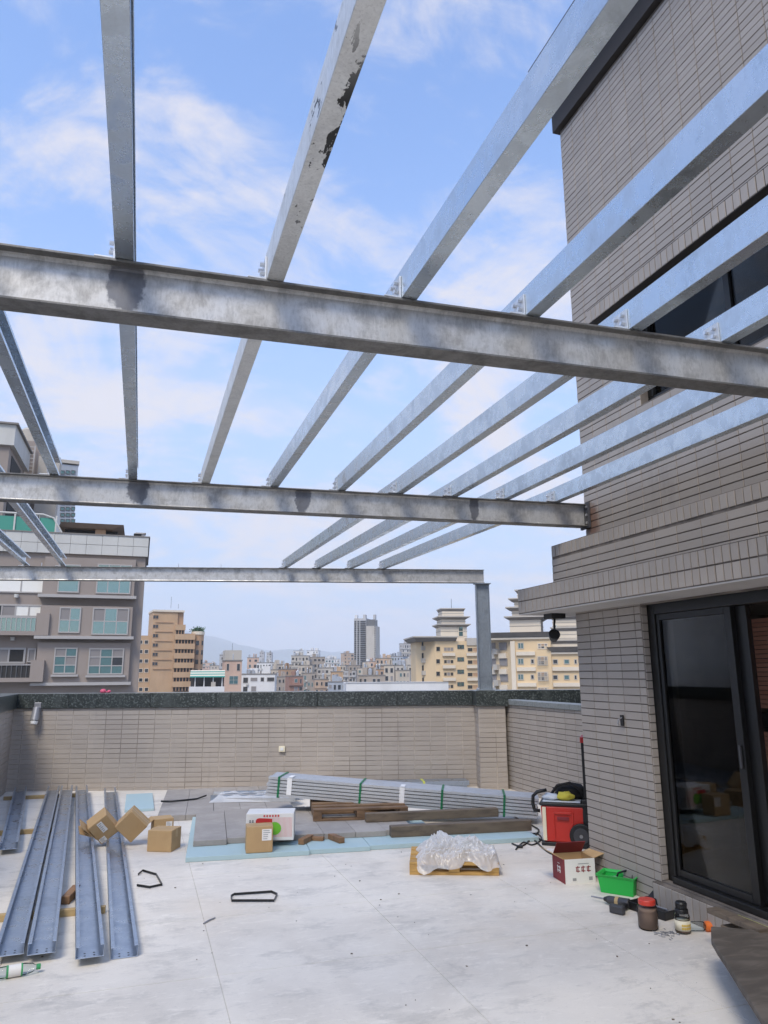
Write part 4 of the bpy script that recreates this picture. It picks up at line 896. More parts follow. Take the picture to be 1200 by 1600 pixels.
Mat('green_awning', (.05,.27,.20), .5); Mat('glass_dark', (.02,.025,.03), .08, 0, .7); Mat('glass_teal', (.10,.19,.19), .06, .5, .8); Mat('glass_green', (.30,.41,.37), .06, .9, .8); Mat('blind_white', (.80,.78,.72), .7); Mat('blind_grey', (.24,.22,.21), .7); Mat('frame_pale', (.40,.375,.35), .5); Mat('frame_dark', (.10,.10,.10), .5); Mat('opening_dark', (.03,.028,.026), .8); Mat('tank_steel', (.55,.56,.57), .35, .7); Mat('leaf_green', (.05,.11,.04), .8)
def cframe(px, d, rot=0.0):
    p = at(px, d); a = math.atan2(p.x, p.y); return Matrix.Translation(p) @ Matrix.Rotation(-a+R(rot), 4, 'Z')
def ux(m, px, v=0.0, py=1040): return fp(m, px, py, v)[0]
def uz(m, px, py, v=0.0): return fp(m, px, py, v)[1]
def window(parent, m, rect, v, glass_='glass_dark', frame='frame_pale', bar=.07, cols=1, rows=1, mixed=None, sub=True, px=True):
    """real frame bars proud of the wall with panes set back between them"""
    if px:
        a, zt = fp(m, rect[0], rect[1], v); b, zb = fp(m, rect[2], rect[3], v); cx = (rect[0]+rect[2])/2; cy = (rect[1]+rect[3])/2
        a = fp(m, rect[0], cy, v)[0]; b = fp(m, rect[2], cy, v)[0]; zt = fp(m, cx, rect[1], v)[1]; zb = fp(m, cx, rect[3], v)[1]
    else: a, b, zb, zt = rect
    k = MB(m); f0, f1 = v-.10, v-.003
    k.box(a, b, f0, f1, zb, zb+bar); k.box(a, b, f0, f1, zt-bar, zt); k.box(a, a+bar, f0, f1, zb+bar, zt-bar); k.box(b-bar, b, f0, f1, zb+bar, zt-bar)
    for i in range(1, cols): x = a+(b-a)*i/cols; k.box(x-bar*.4, x+bar*.4, f0+.01, f1, zb+bar, zt-bar)
    for i in range(1, rows): z = zb+(zt-zb)*i/rows; k.box(a+bar, b-bar, f0+.012, f1, z-bar*.4, z+bar*.4)
    w_ = k.build('window', frame, parent)
    if sub:
        gl = mixed or [glass_]
        for i in range(cols):
            for j in range(rows):
                x0, x1 = a+bar*.9+(b-a-1.8*bar)*i/cols, a+bar*.9+(b-a-1.8*bar)*(i+1)/cols; z0, z1 = zb+bar*.9+(zt-zb-1.8*bar)*j/rows, zb+bar*.9+(zt-zb-1.8*bar)*(j+1)/rows
                MB(m).box(x0, x1, v-.05, v-.004, z0, z1).build('pane', gl[(i+j*cols) % len(gl)], w_)
    else:
        me = w_.data; MB_ = MB(m).box(a+bar*.9, b-bar*.9, v-.05, v-.004, zb+bar*.9, zt-bar*.9); off = parent_world(parent)
        bm = bmesh.new(); bm.from_mesh(me); vs = [bm.verts.new(p-off) for p in MB_.v]
        for f_ in MB_.f: nf = bm.faces.new([vs[i] for i in f_]); nf.material_index = 1
        bm.to_mesh(me); bm.free(); me.materials.append(M[glass_])
    return w_
def pblock(parent, m, x0, x1, ytop, v0, v1, mat, name='wall', zb=None, ybot=None, ypx=None):
    cy = ypx or 1040; a, b = fp(m, x0, cy, v0)[0], fp(m, x1, cy, v0)[0]; zt = uz(m, (x0+x1)/2, ytop, v0)
    z0 = uz(m, (x0+x1)/2, ybot, v0) if ybot else (GZ if zb is None else zb)
    return MB(m).box(a, b, v0, v1, z0, zt).build(name, mat, parent)

# ---- near apartment house on the left (its front runs square to the terrace)
m = Matrix.Translation((0, 61, 0))
t = thing('apartment_house', 'mauve grey apartment house with pale panelled parapet and green glass bays', 'building', (-8, 66, GZ))
xr = ux(m, 222, 0, 960); xl = -26.0
zp0 = uz(m, 150, 868, 0); zp1 = uz(m, 150, 837, 0)
MB(m).box(xl, xr, 0, 16, GZ, zp0).build('wall', 'mauve_grey', t)
MB(m).box(xl, xr+.1, .0, 16, zp0+.001, zp1-.12).build('parapet', 'dark_grey_wall', t)
pwid = 1.15; x = xr+.15
while x > xl:
    for r_ in range(2):
        z0 = zp0+.03+r_*(zp1-zp0)/2
        MB(m).box(x-pwid+.02, x-.0, -.28, -.002, z0, z0+(zp1-zp0)/2-.03).build('parapet_panel', 'white_panel', t)
    x -= pwid
MB(m).box(xl, xr+.25, -.34, 16.1, zp1+.001, zp1+.08).build('parapet_cap', 'roof_grey', t)
bx0, bx1 = ux(m, 60, -.7, 990), ux(m, 205, -.7, 990)
for (yt, yb) in ((872, 930), (947, 994), (1004, 1066)):
    z1, z0 = uz(m, 135, yt, -.7), uz(m, 135, yb, -.7)
    v0 = -.75 if yb < 1000 else -.45
    MB(m).box(bx0, bx1, v0, -.001, z0, z1).build('bay', 'mauve_grey', t)
    MB(m).box(bx0-.25, bx1+.2, v0-.25, -.0015, z0-.22, z0-.001).build('ledge', 'frame_pale', t)
G = ['glass_green', 'glass_green', 'blind_grey', 'glass_green']
for rect, c, r_, mx_, v in (((91,882,125,926),1,1,['glass_green'],-.75), ((151,882,205,928),3,1,['glass_green'],-.75), ((92,949,126,989),2,2,['glass_green','glass_green','blind_grey','glass_green'],-.75), ((144,950,201,992),3,2,['glass_green','glass_green','glass_green','blind_grey','glass_green','blind_grey'],-.75),
                         ((84,1012,120,1053),2,3,['glass_teal','glass_teal','glass_teal','blind_grey','blind_grey','glass_teal'],-.45), ((138,1013,193,1054),3,3,['glass_teal','glass_teal','glass_teal','blind_grey','glass_teal','glass_dark','blind_grey','glass_teal','blind_grey'],-.45)):
    window(t, m, rect, v, cols=c, rows=r_, mixed=mx_, bar=.09, frame='frame_pale')
for rect in ((80,1054,122,1057), (134,1055,196,1059)):
    a, b = fp(m, rect[0], rect[1], -.45)[0], fp(m, rect[2], rect[1], -.45)[0]; z1 = uz(m, rect[0], rect[1], -.45); MB(m).box(a, b, -.75, -.455, z1-.16, z1).build('sill', 'frame_pale', t)
window(t, m, (-40,903,69,926), 0, cols=3, mixed=['blind_white'], bar=.1); window(t, m, (-40,944,66,964), 0, cols=5, mixed=['blind_white','glass_dark','blind_grey','blind_white','blind_white'], bar=.12)
window(t, m, (-40,1012,40,1037), 0, cols=3, mixed=['blind_white','blind_grey','opening_dark'], bar=.14); window(t, m, (43,1013,56,1035), 0, mixed=['blind_grey'], bar=.1)
for (yt, yb, x1, gm_) in ((964, 986, 57, 'glass_green'), (1038, 1059, 48, 'opening_dark')):
    a, b = -15.5, ux(m, x1, -.9, yt); z1, z0 = uz(m, 30, yt, -.9), uz(m, 30, yb, -.9)
    bal = MB(m).box(a, b, -1.0, -.0012, z0-.3, z0-.001).build('balcony', 'mauve_grey', t)
    MB(m).box(a, b, -.94, -.92, z0, z1-.08).build('guard_panel', gm_, bal)
    k = MB(m); k.box(a, b, -1.0, -.93, z1-.07, z1); k.build('hand_rail', 'frame_pale', bal)
    x = a
    while x < b: MB(m).box(x, x+.05, -1.0, -.945, z0, z1-.071).build('baluster', 'frame_dark' if yb > 1000 else 'frame_pale', bal); x += .33
    MB(m).box(b+.001, b+.9, -1.0, -.0013, z0-.3, z1+.3).build('balcony_end', 'mauve_grey', bal)
for px, py in ((26,934), (20,1001)): x, z = fp(m, px, py, 0); MB(m).lathe([(.16,0),(.16,.25)], c=(x,-.2,z), n=12).build('wall_light', 'white_panel', t)
# roof structures
a, b = ux(m, 95, 3, 830), ux(m, 193, 3, 830); z0 = uz(m, 150, 826, 3)
MB(m).frustum((a-.2,b-.9,3,9), (a,b,2.6,9.4), z0, z0+.35).build('roof_canopy', 'brown_roof', t); MB(m).box(a+.2, b-.5, 4, 8, zp1, z0-.001).build('canopy_core', 'opening_dark', t); MB(m).box(b-2.2, b-1.4, 3.2, 3.8, zp1, z0-.002).build('canopy_post', 'tan_brick_dark', t)
a, b = ux(m, 209, 2, 835), ux(m, 228, 2, 835); MB(m).box(a, b-.35, 2, 3, zp1+.08, zp1+.65).build('air_unit', 'opening_dark', t); MB(m).frustum((a,b-.2,1.9,3.1),(a+.2,b,1.9,3.1), zp1+.66, zp1+.76).build('air_unit_cover', 'frame_pale', t); MB(m).box(b-.34, b-.1, 2, 3, zp1+.08, zp1+.655).build('air_unit_side', 'frame_pale', t)
a, b = ux(m, -10, 2.5, 815), ux(m, 88, 2.5, 815); z1 = uz(m, 50, 806, 2.5)
g_ = MB(m).box(a, b, 2.5, 2.56, zp1+.1, z1-.1).build('roof_screen', 'green_awning', t)
for x in (a+1.5, a+3.2, b-1.3, b): MB(m).box(x-.06, x+.06, 2.4, 2.49, zp1+.08, z1+.1).build('screen_post', 'white_panel', g_)
MB(m).tube([(a,2.45,z1+.15),(b-1.0,2.45,z1+.15),(b-.2,2.45,z1-.1),(b+.7,2.45,zp1+.15)], .08, 8).build('screen_rail', 'white_panel', g_)
v = 4.0; a, b = -22.0, ux(m, 15, v, 700); z1 = uz(m, 5, 664, v); z0 = uz(m, 5, 696, v)
ph = MB(m).box(a, b, v, v+8, zp1, z0).build('penthouse', 'mauve_grey', t)
MB(m).box(a, b+.35, v-.3, v+8.3, z0+.001, z1).build('penthouse_band', 'white_panel', ph); MB(m).box(a, b+.55, v-.5, v+8.5, z1+.001, z1+.15).build('penthouse_cap', 'roof_grey', ph)
MB(m).box(b+.001, b+.05, v+1.2, v+6, zp1+.5, z0-.5).build('side_opening', 'opening_dark', ph)
v = 14.0; a, b = ux(m, 28, v, 720), ux(m, 102, v, 740); MB(m).box(a, ux(m, 78, v, 720), v, v+7, zp1-.5, uz(m, 60, 690, v)).build('stair_tower', 'mauve_grey', t)
MB(m).box(a+2.0, b-.4, v-1.5, v-.01, zp1-.5, uz(m, 80, 720, v)).build('stair_tower_wing', 'stone_grey', t)
MB(m).lathe([(1.5,0),(1.5,1.5),(1.2,1.8),(.2,1.95)], c=(ux(m,48,v,690), v+2.5, uz(m,60,690,v)), n=20).build('roof_tank', 'stone_grey', t)
k = MB(m)
for px in (40, 53): x = ux(m, px, v-.3, 720); k.box(x-.06, x+.06, v-.4, v-.3, zp1, uz(m, px, 698, v))
lad = k.build('ladder', 'frame_pale', t)
for py in range(700, 740, 6): MB(m).box(ux(m,40,v-.35,720), ux(m,53,v-.35,720), v-.38, v-.33, uz(m,46,py,v), uz(m,46,py,v)+.07).build('rung', 'frame_pale', lad)
# glass tower right behind it
m = cframe(105, 118, 4)
t = thing('glass_tower', 'dark glazed tower rising just behind the mauve apartment house', 'building', m @ Vector((0,0,GZ)))
pblock(t, m, 92, 119, 726, 0, 12, 'blue_grey_wall', ypx=770); z = uz(m, 105, 724, 0); MB(m).box(ux(m,91,0,770), ux(m,120,0,770), -.2, 12.2, z, z+.5).build('roof_cap', 'stone_grey', t)
for i in range(9):
    y0 = 735+i*9.5
    for (a, b) in ((94,101), (102.5,109.5), (111,117.5)): window(t, m, (a, y0, b, y0+6), 0, 'glass_teal', 'frame_dark', .08, sub=False)

# ---- tan brick tower
m = cframe(258, 240, 8)
t = thing('brick_tower', 'tall tan brick apartment tower with stacked balconies beside the mauve house', 'building', m @ Vector((0,0,GZ)))
pblock(t, m, 235, 274, 956, 0, 11, 'tan_brick')
z = uz(m, 255, 956, 0); MB(m).box(ux(m,234,0), ux(m,284,0), -.4, 11.4, z+.001, z+.6).build('roof_cap', 'cream_white', t)
pblock(t, m, 274.2, 283, 957.5, .6, 9, 'tan_brick_dark', 'stair_wall')
for i in range(6):
    y0 = 961+i*14.6; window(t, m, (239-.3*i, y0, 248-.3*i, y0+6.2), 0, 'glass_dark', 'tan_brick_dark', .12, 2, 1)
    a, b = ux(m, 239, 0), ux(m, 267, 0); z = uz(m, 253, y0+11, 0); MB(m).box(a, b, -.25, -.002, z-.18, z).build('string_course', 'tan_brick_dark', t)
for i in range(7):
    y0 = 976+i*14.8
    x1 = 287 if i < 1 else 303
    a, b = ux(m, 271, -1.2), ux(m, x1, -1.2); zt, zb = uz(m, 287, y0, -1.2), uz(m, 287, y0+8.6, -1.2)
    bal = MB(m).box(a, b, -1.2, 3, zb, zt).build('balcony', 'tan_brick', t)
    MB(m).box(a+.3, b-.2, -.2, 3, uz(m, 287, y0+14.8, -1.2)+.01, zb-.01).build('balcony_opening', 'opening_dark', bal)
    n_ = 3 if i < 1 else 6
    for q in range(n_+1): x = a+.2+(b-a-.5)*q/n_; MB(m).box(x-.12, x+.12, -.9, -.6, uz(m, 287, y0+14.8, -1.2)+.01, zb-.01).build('balcony_post', 'tan_brick_dark', bal)
pblock(t, m, 284, 303, 990, .5, 9, 'tan_brick_dark', 'rear_wall')
cxx = ux(m, 307, 3); zt = uz(m, 307, 992, 3); MB(m).lathe([(1.9,GZ),(1.9,zt)], c=(cxx, 3, 0), n=16).build('round_bay', 'tan_brick_dark', t); MB(m).lathe([(2.1,zt),(2.1,zt+.9),(1.9,zt+1.0)], c=(cxx, 3, 0), n=16).build('round_cap', 'cream_white', t)
for i in range(6):
    y0 = 1001+i*14.8; z1, z0 = uz(m, 305, y0, 1), uz(m, 305, y0+7, 1); MB(m).box(cxx-.8, cxx+.1, 1.0, 1.3, z0, z1).build('window', 'glass_dark', t); MB(m).box(cxx+.7, cxx+1.5, 1.4, 1.75, z0, z1).build('window', 'glass_dark', t)
def foliage(name, mat, c, s, n=160, seed=0, leaf=.5):
    random.seed(seed); k = MB()
    for i in range(n):
        p = Vector((random.gauss(0,.45), random.gauss(0,.45), random.gauss(0,.4)))
        q = Vector(c)+Vector((p.x*s[0], p.y*s[1], p.z*s[2])); a = Vector((random.uniform(-1,1), random.uniform(-1,1), random.uniform(-1,1))).normalized()*leaf*random.uniform(.5, 1.2); b = a.orthogonal().normalized()*leaf*.6
        k.add([q-a*.5-b*.5, q+a*.5-b*.5, q+a*.5+b*.5, q-a*.5+b*.5], [(0,1,2,3)])
    return k
c = m @ Vector((cxx, 3, zt+2.0)); tr = thing('roof_tree', 'round green roof garden tree on the brick tower', 'tree', m @ Vector((cxx, 3, zt+1.0)))
foliage('crown', 'leaf_green', c-Vector((0,0,.5)), (2.0,1.8,1.0), 420, 4, .5).build('crown', 'leaf_green', tr); MB(m).cyl((cxx,3,zt+1.0), (cxx,3,zt+1.9), .15, .1).build('trunk', 'wood_timber', tr)
pblock(t, m, 215, 234.6, 993, 1.0, 9, 'tan_brick', 'wing_wall')
for i in range(6):
    y0 = 1000+i*14.8
    for (a, b) in ((216.5,223), (225.5,232)): window(t, m, (a, y0, b, y0+6.5), 1.0, 'glass_dark', 'cream_white', .12, sub=False)
z = uz(m, 255, 950, 4); MB(m).cyl((ux(m,262,4), 4, z), (ux(m,262,4), 4, z+3.6), .05).build('antenna', 'frame_dark', t); MB(m).cyl((ux(m,274,4), 4, z), (ux(m,274,4), 4, z+1.4), .05).build('antenna', 'frame_dark', t)

# ---- generic city blocks
def house(px0, px1, ytop, d, wall, label, cols, rows, rot=0.0, depth=None, y0=None, ys=None, wh=None, glass_='glass_dark', frame='frame_pale', roofbits=1, group='distant city blocks', name='city_building', wfrac=.6, fh=3.1):
    cx = (px0+px1)/2; m = cframe(cx, d, rot); t = thing(name, label, 'building', m @ Vector((0,0,GZ)), group)
    a, b = ux(m, px0), ux(m, px1); zt = uz(m, cx, ytop); dep = depth or (b-a)*.8
    MB(m).box(a, b, 0, dep, GZ, zt).build('wall', wall, t)
    MB(m).box(a-.15, b+.15, -.15, dep+.15, zt+.001, zt+.35).build('roof_cap', 'roof_grey', t)
    rq = random.Random(int(px0*13+ytop*3)); lines = rq.choice((0, 0, .35, .8)); z = zt-.9
    for r_ in range(rows):
        z1 = z-r_*fh; z0 = z1-fh*.48
        for c in range(cols):
            s = (b-a)/cols; x = a+s*(c+.5); ww = s*wfrac/2*rq.choice((.6, .85, 1, 1.15, 1.25)); q = rq.random()
            if q < .07: continue
            zq = z0 if q < .7 else z0-fh*.16
            window(t, m, (x-ww, x+ww, zq, z1), 0, rq.choice((glass_, glass_, 'opening_dark', 'glass_dark', 'blind_grey')), rq.choice((frame, frame, wall)), min(.12, ww*.2), sub=False, px=False)
            if q > .8 and d < 700: MB(m).box(x+ww*.2, x+ww*.2+.8, -.55, -.11, zq-.75, zq-.1).build('air_unit', 'white_panel', t)
        if lines: MB(m).box(a, b, -lines, -.002, z0-fh*.34, z0-fh*.1).build('balcony_band', rq.choice((wall, 'stone_grey')), t)
    random.seed(int(px0*7+d))
    for i in range(roofbits+2):
        x = random.uniform(a+(b-a)*.15, b-(b-a)*.3); s = (b-a)*random.uniform(.12, .26); h_ = random.uniform(1.4, 2.8)
        if i % 2 == 0: MB(m).box(x, x+s, dep*.3, dep*.3+s, zt+.36, zt+.36+h_).build('roof_hut', wall, t)
        else: MB(m).lathe([(s*.32,zt+.36),(s*.32,zt+.36+h_*.7),(s*.1,zt+.36+h_*.85)], c=(x, dep*.25, 0), n=14).build('roof_tank', 'tank_steel', t)
    return t, m, zt
g0 = None
t, m, zt = house(352, 378, 1033, 215, 'pink_wall', 'pinkish block with green window beside the green awning roof', 0, 0, 6, 9)
pblock(t, m, 351, 377, 1016, 2, 9, 'stone_grey', 'stair_hut', zb=zt); window(t, m, (358,1056,372,1069), 0, 'glass_teal', 'stone_grey', .1, 2, 2); window(t, m, (354,1037,358,1048), 0, 'glass_dark', sub=False); window(t, m, (370,1037,375,1048), 0, 'glass_dark', sub=False)
MB(m).cyl((ux(m,362,3), 3, uz(m,362,1016,2)), (ux(m,362,3), 3, uz(m,362,1005,2)), .05).build('antenna', 'frame_dark', t)
m = cframe(325, 170, 0); t = thing('awning_roof', 'low roof terrace with green striped awning near the brick tower', 'building', m @ Vector((0,0,GZ)))
pblock(t, m, 297, 352, 1073, 0, 10, 'white_wall'); zt = uz(m, 325, 1073, 0); z1 = uz(m, 325, 1047, 1)
MB(m).box(ux(m,299,2), ux(m,351,2), 3, 9, zt+.001, z1-1.2).build('back_wall', 'opening_dark', t)
for i in range(6):
    za, zb_ = z1-.25*i, z1-.25*i-.2; y_ = 3-.55*i; MB(m).add([(ux(m,298,1), y_, za), (ux(m,352,1), y_, za), (ux(m,352,1), y_-.55, zb_-.05), (ux(m,298,1), y_-.55, zb_-.05), (ux(m,298,1), y_, za-.06), (ux(m,352,1), y_, za-.06), (ux(m,352,1), y_-.55, zb_-.11), (ux(m,298,1), y_-.55, zb_-.11)], [(0,3,2,1),(4,5,6,7),(3,7,6,2),(0,1,5,4),(0,4,7,3),(1,2,6,5)]).build('awning_strip', 'green_awning' if i % 2 else 'cream_white', t)
for px in (306, 320, 334, 348): x = ux(m, px, .3); MB(m).box(x-.1, x+.1, .3, .5, zt+.001, z1-1.5).build('post', 'white_wall', t)
MB(m).box(ux(m,331,.2), ux(m,338,.2), .1, .29, zt+.001, zt+1.0).build('planter_wall', 'stone_grey', t)
t, m, zt = house(378, 430, 1054, 255, 'white_wall', 'white gridded low block with dark square openings', 4, 3, -4, 12, wfrac=.72, glass_='opening_dark', roofbits=2, fh=2.9)
L0 = [(348,372,1046,330,'beige_dark','dark beige walk up block low behind the pinkish one',4,4), (420,436,1047,360,'beige_wall','small beige house tucked behind the white gridded block',3,3), (441,462,1046,350,'tan_brick_dark','brown brick walk up block in the middle of the city',4,4), (466,488,1040,380,'beige_wall','beige walk up block with mixed windows in mid city',4,5), (496,520,1044,370,'stone_grey','stone grey walk up block left of the dark tower',4,4), (518,536,1050,330,'tan_brick','tan brick house low in front of the white slab',3,3), (545,563,1040,420,'beige_dark','dark beige block half hiding the foot of the dark tower',3,4), (580,600,1046,340,'tan_brick_dark','brown house in front of the yellowish block',3,3), (618,640,1048,300,'beige_wall','beige house right beside the cream apartments',4,3), (634,652,1030,420,'tan_brick','tan block peeking out left of the cream apartments',3,5)]
L1 = L0 + [(343,353,1024,420,'grey_wall','narrow grey slab behind the pinkish block',1,4), (386,404,1028,470,'pink_wall','pale pink block behind the white gridded one',2,3), (401,428,1036,430,'white_wall','wide white block with many small windows',6,5), (405,412,1019,900,'grey_wall','tiny grey far tower left of the twin towers',2,5), (416,424,1020,900,'grey_wall','tiny grey far tower with flat top',2,5),
 (429,456,1039,400,'beige_wall','beige grey block with balcony rows near the white one',5,4), (455,482,1025,440,'stone_grey','greyish beige block with three rooftop huts',5,6), (458,474,1017,820,'white_wall','far white block with reddish roof hut',4,3), (479,497,1017,840,'white_wall','far white twin block beside the reddish one',4,3), (483,508,1027,450,'beige_dark','brownish square block in mid city',4,6), (508,531,1030,620,'white_wall','bright white slab left of the orange building',5,5), (531,540,1040,500,'beige_wall','small beige block in front of the white slab',2,4), (537,553,1021,700,'orange_wall','orange brown block next to the tall dark tower',3,6),
 (452,474,1057,300,'brick_red','low brick red rooftop building in the middle',3,2), (492,514,1062,310,'orange_wall','low orange walled house in the middle distance',3,2), (513,541,1066,290,'blue_grey_wall','low blue grey shed roof house',4,1), (474,492,1052,340,'beige_dark','small dark beige house by the brick red one',3,3), (429,452,1058,320,'beige_dark','low dark beige house with tanks',4,2), (538,556,1048,420,'grey_wall','grey low house at the foot of the dark tower',3,3),
 (559,590,1044,380,'beige_wall','low beige house in front of the dark tower',5,3), (587,612,1029,400,'orange_wall','yellowish tan block right of the dark tower',4,5), (572,590,1034,460,'pink_wall','pinkish block right beside the dark tower',3,4), (602,630,1026,480,'blue_grey_wall','blue grey glazed block behind the yellowish one',6,7), (625,650,1006,520,'grey_wall','taller grey block with scaffold like grid',7,9), (612,651,1040,330,'stone_grey','stone grey block left of the cream apartments',6,4), (560,602,1056,250,'beige_dark','dark beige row house behind the pale wall',6,2), (600,616,1040,300,'beige_wall','narrow beige house with red awning',2,3), (330,345,1040,600,'beige_wall','far beige roof behind the green awning',3,2), (316,332,1036,800,'pink_wall','far pinkish roof left of the pinkish block',3,2)]
for i, (a, b, yt, d, wl_, lb, c, r_) in enumerate(L1): house(a, b, yt, d, wl_, lb, c, r_, random.Random(i).uniform(-22, 22), roofbits=1+i % 3, glass_=('glass_dark','opening_dark','glass_teal')[i % 3])
# a scatter of farther roofs, alike from here
rr = random.Random(11)
for i in range(46):
    px = rr.uniform(300, 720); d = rr.uniform(900, 2600); w_ = rr.uniform(5, 12); yt = rr.uniform(1036, 1047) - (4 if rr.random() < .15 else 0)
    house(px-w_/2, px+w_/2, yt, d, rr.choice(['white_wall','grey_wall','beige_wall','pink_wall','stone_grey']), 'tiny far city block low on the horizon', 3, 3, rr.uniform(-30, 30), roofbits=1, group='far city blocks on the horizon', fh=3.4)
# pale wall roof in front
m = cframe(596, 120, 5); t = thing('pale_roof_wall', 'long pale grey roof parapet just beyond the terrace wall', 'building', m @ Vector((0,0,GZ)))
pblock(t, m, 541, 700, 1067, 0, 14, 'white_wall'); z = uz(m, 600, 1067, 0); MB(m).box(ux(m,540,0), ux(m,700,0), -.1, .3, z+.001, z+.12).build('parapet_cap', 'grey_wall', t)
# tall dark and white tower
m = cframe(570, 640, -14); t = thing('striped_tower', 'tall dark and white striped tower standing alone in the city', 'building', m @ Vector((0,0,GZ)))
pblock(t, m, 553, 572, 966, 0, 16, 'grey_wall'); pblock(t, m, 572.3, 587, 978, -2, 14, 'stone_grey', 'slab_wall'); pblock(t, m, 566, 586, 968, 2, 12, 'frame_dark', 'crown')
z = uz(m, 560, 966, 0); MB(m).box(ux(m,553,0), ux(m,557,0), 2, 6, z+.01, z+3).build('roof_hut', 'white_wall', t); MB(m).box(ux(m,582,0), ux(m,585.5,0), 3, 7, z-2, z+3).build('roof_hut', 'grey_wall', t); MB(m).box(ux(m,566,0), ux(m,570,0), 3, 7, z+.01, z+3.2).build('roof_hut', 'grey_wall', t)
for i in range(26):
    y0 = 970+i*3.4
    for (a, b) in ((553.6,556.6), (558.4,561.4), (563,571.6)):
        x0, x1 = ux(m, a, 0), ux(m, b, 0); z1 = uz(m, 562, y0, 0); MB(m).box(x0, x1, -.25, -.002, z1-1.45, z1).build('window', 'opening_dark', t)
    x0, x1 = ux(m, 585.4, -2), ux(m, 586.6, -2); z1 = uz(m, 586, y0+8, -2); MB(m).box(x0, x1, -2.2, -2.002, z1-1.2, z1).build('window', 'glass_dark', t)
MB(m).box(ux(m,572.6,-2), ux(m,577,-2), -2.4, -2.001, GZ, uz(m,575,1030,-2)).build('podium', 'white_wall', t)

# ---- cream apartments with pagoda crowned towers
def eave(parent, m, x0, x1, y0, y1, z, h, out, mat='roof_grey'):
    r_ = MB(m).frustum((x0,x1,y0,y1), (x0-out,x1+out,y0-out,y1+out), z, z+h); e = r_.build('eave', mat, parent)
    MB(m).box(x0-out-.1, x1+out+.1, y0-out-.1, y1+out+.1, z+h+.001, z+h+.25).build('eave_edge', 'stone_grey', e)
def pagoda(parent, m, x0, x1, y0, dep, tiers, wall='cream_white'):
    """tiers: list of (z0, z1, shrink, eave out)"""
    for (z0, z1, sh, out) in tiers:
        MB(m).box(x0+sh, x1-sh, y0+sh, y0+dep-sh, z0, z1).build('tower_tier', wall, parent)
        k = MB(m)
        for q in (.35, .7): zz_ = z0+(z1-z0)*q; k.box(x0+sh-.08, x1-sh+.08, y0+sh-.08, y0+dep-sh+.08, zz_, zz_+.12)
        k.build('tier_moulding', 'stone_grey', parent)
        if out: eave(parent, m, x0+sh, x1-sh, y0+sh, y0+dep-sh, z1+.001, .55, out)
# west block
m = cframe(700, 185, 12); t = thing('cream_apartments', 'cream apartment block with slim pagoda crowned tower seen left of the steel post', 'building', m @ Vector((0,0,GZ)))
zt = uz(m, 690, 1002, 0)
X_ = lambda px, v=0: ux(m, px, v)
MB(m).box(X_(681), X_(748), 0, 14, GZ, zt).build('wall', 'cream', t)
MB(m).add([(X_(652,4), 6, GZ), (X_(681)-.001, 0, GZ), (X_(681)-.001, 14, GZ), (X_(652,4), 14, GZ), (X_(652,4), 6, zt), (X_(681)-.001, 0, zt), (X_(681)-.001, 14, zt), (X_(652,4), 14, zt)], [(3,2,1,0),(4,5,6,7),(0,1,5,4),(1,2,6,5),(2,3,7,6),(3,0,4,7)]).build('side_wall', 'cream', t)
MB(m).frustum((X_(651),X_(713),-.2,14), (X_(646),X_(714),-1.2,15), zt+.001, zt+.9).build('eave', 'roof_grey', t); MB(m).box(X_(645), X_(714.5), -1.3, 15, zt+.901, zt+1.2).build('eave_edge', 'stone_grey', t)
MB(m).box(X_(730), X_(748), -.3, 12, zt-1, zt+.8).build('stair_roof', 'stone_grey', t)
for i in range(5):
    y0 = 1010+i*19.4
    window(t, m, (680.8+.2,y0,688,y0+8), 0, 'glass_dark', 'cream_shade', .12); window(t, m, (693,y0+1,709,y0+8), 0, 'glass_dark', 'cream_shade', .15, 3, 1, mixed=['opening_dark','blind_grey','opening_dark'] if i else ['blind_grey'])
    window(t, m, (714.5,y0-2.5,725,y0+4), 0, mixed=['glass_teal','glass_green','glass_teal'], frame='frame_dark', bar=.1, cols=3); window(t, m, (730,y0+1.5,747,y0+9), 0, 'opening_dark', 'cream_shade', .15, 2, 1, mixed=['opening_dark','tan_brick_dark'])
    for (a, b) in ((691.5,711), (729,748)):
        z1, z0 = uz(m, 700, y0+10, 0), uz(m, 700, y0+15, 0); MB(m).box(X_(a), X_(b), -.55, -.002, z0, z1).build('balcony_front', 'cream_white', t)
    # balcony on the angled side
    p = Vector((X_(660,4), 4.3, 0)); z1, z0 = uz(m, 660, y0+11, 3), uz(m, 660, y0+5, 3)
    MB(m).box(p.x-.2, p.x+1.3, 3.0, 5.6, z0-.15, z0+.9).build('side_balcony', 'stone_grey', t); MB(m).box(p.x-.1, p.x+1.0, 3.6, 5.6, z0+.95, z0+2.2).build('side_opening', 'opening_dark', t)
za = lambda py: uz(m, 711, py, 2)
pagoda(t, m, X_(690,2), X_(731,2), 2, 6.2, [(zt, za(980), .0, .8), (za(979), za(968), .25, .95), (za(966.5), za(955), .55, .3)])
window(t, m, (716,978,724,995), 2-.0, mixed=['glass_teal','glass_green'], frame='cream_white', bar=.15, cols=1, rows=2)
MB(m).cyl((X_(709,4), 5, za(953)), (X_(709,4), 5, za(934)), .06).build('antenna', 'frame_dark', t)
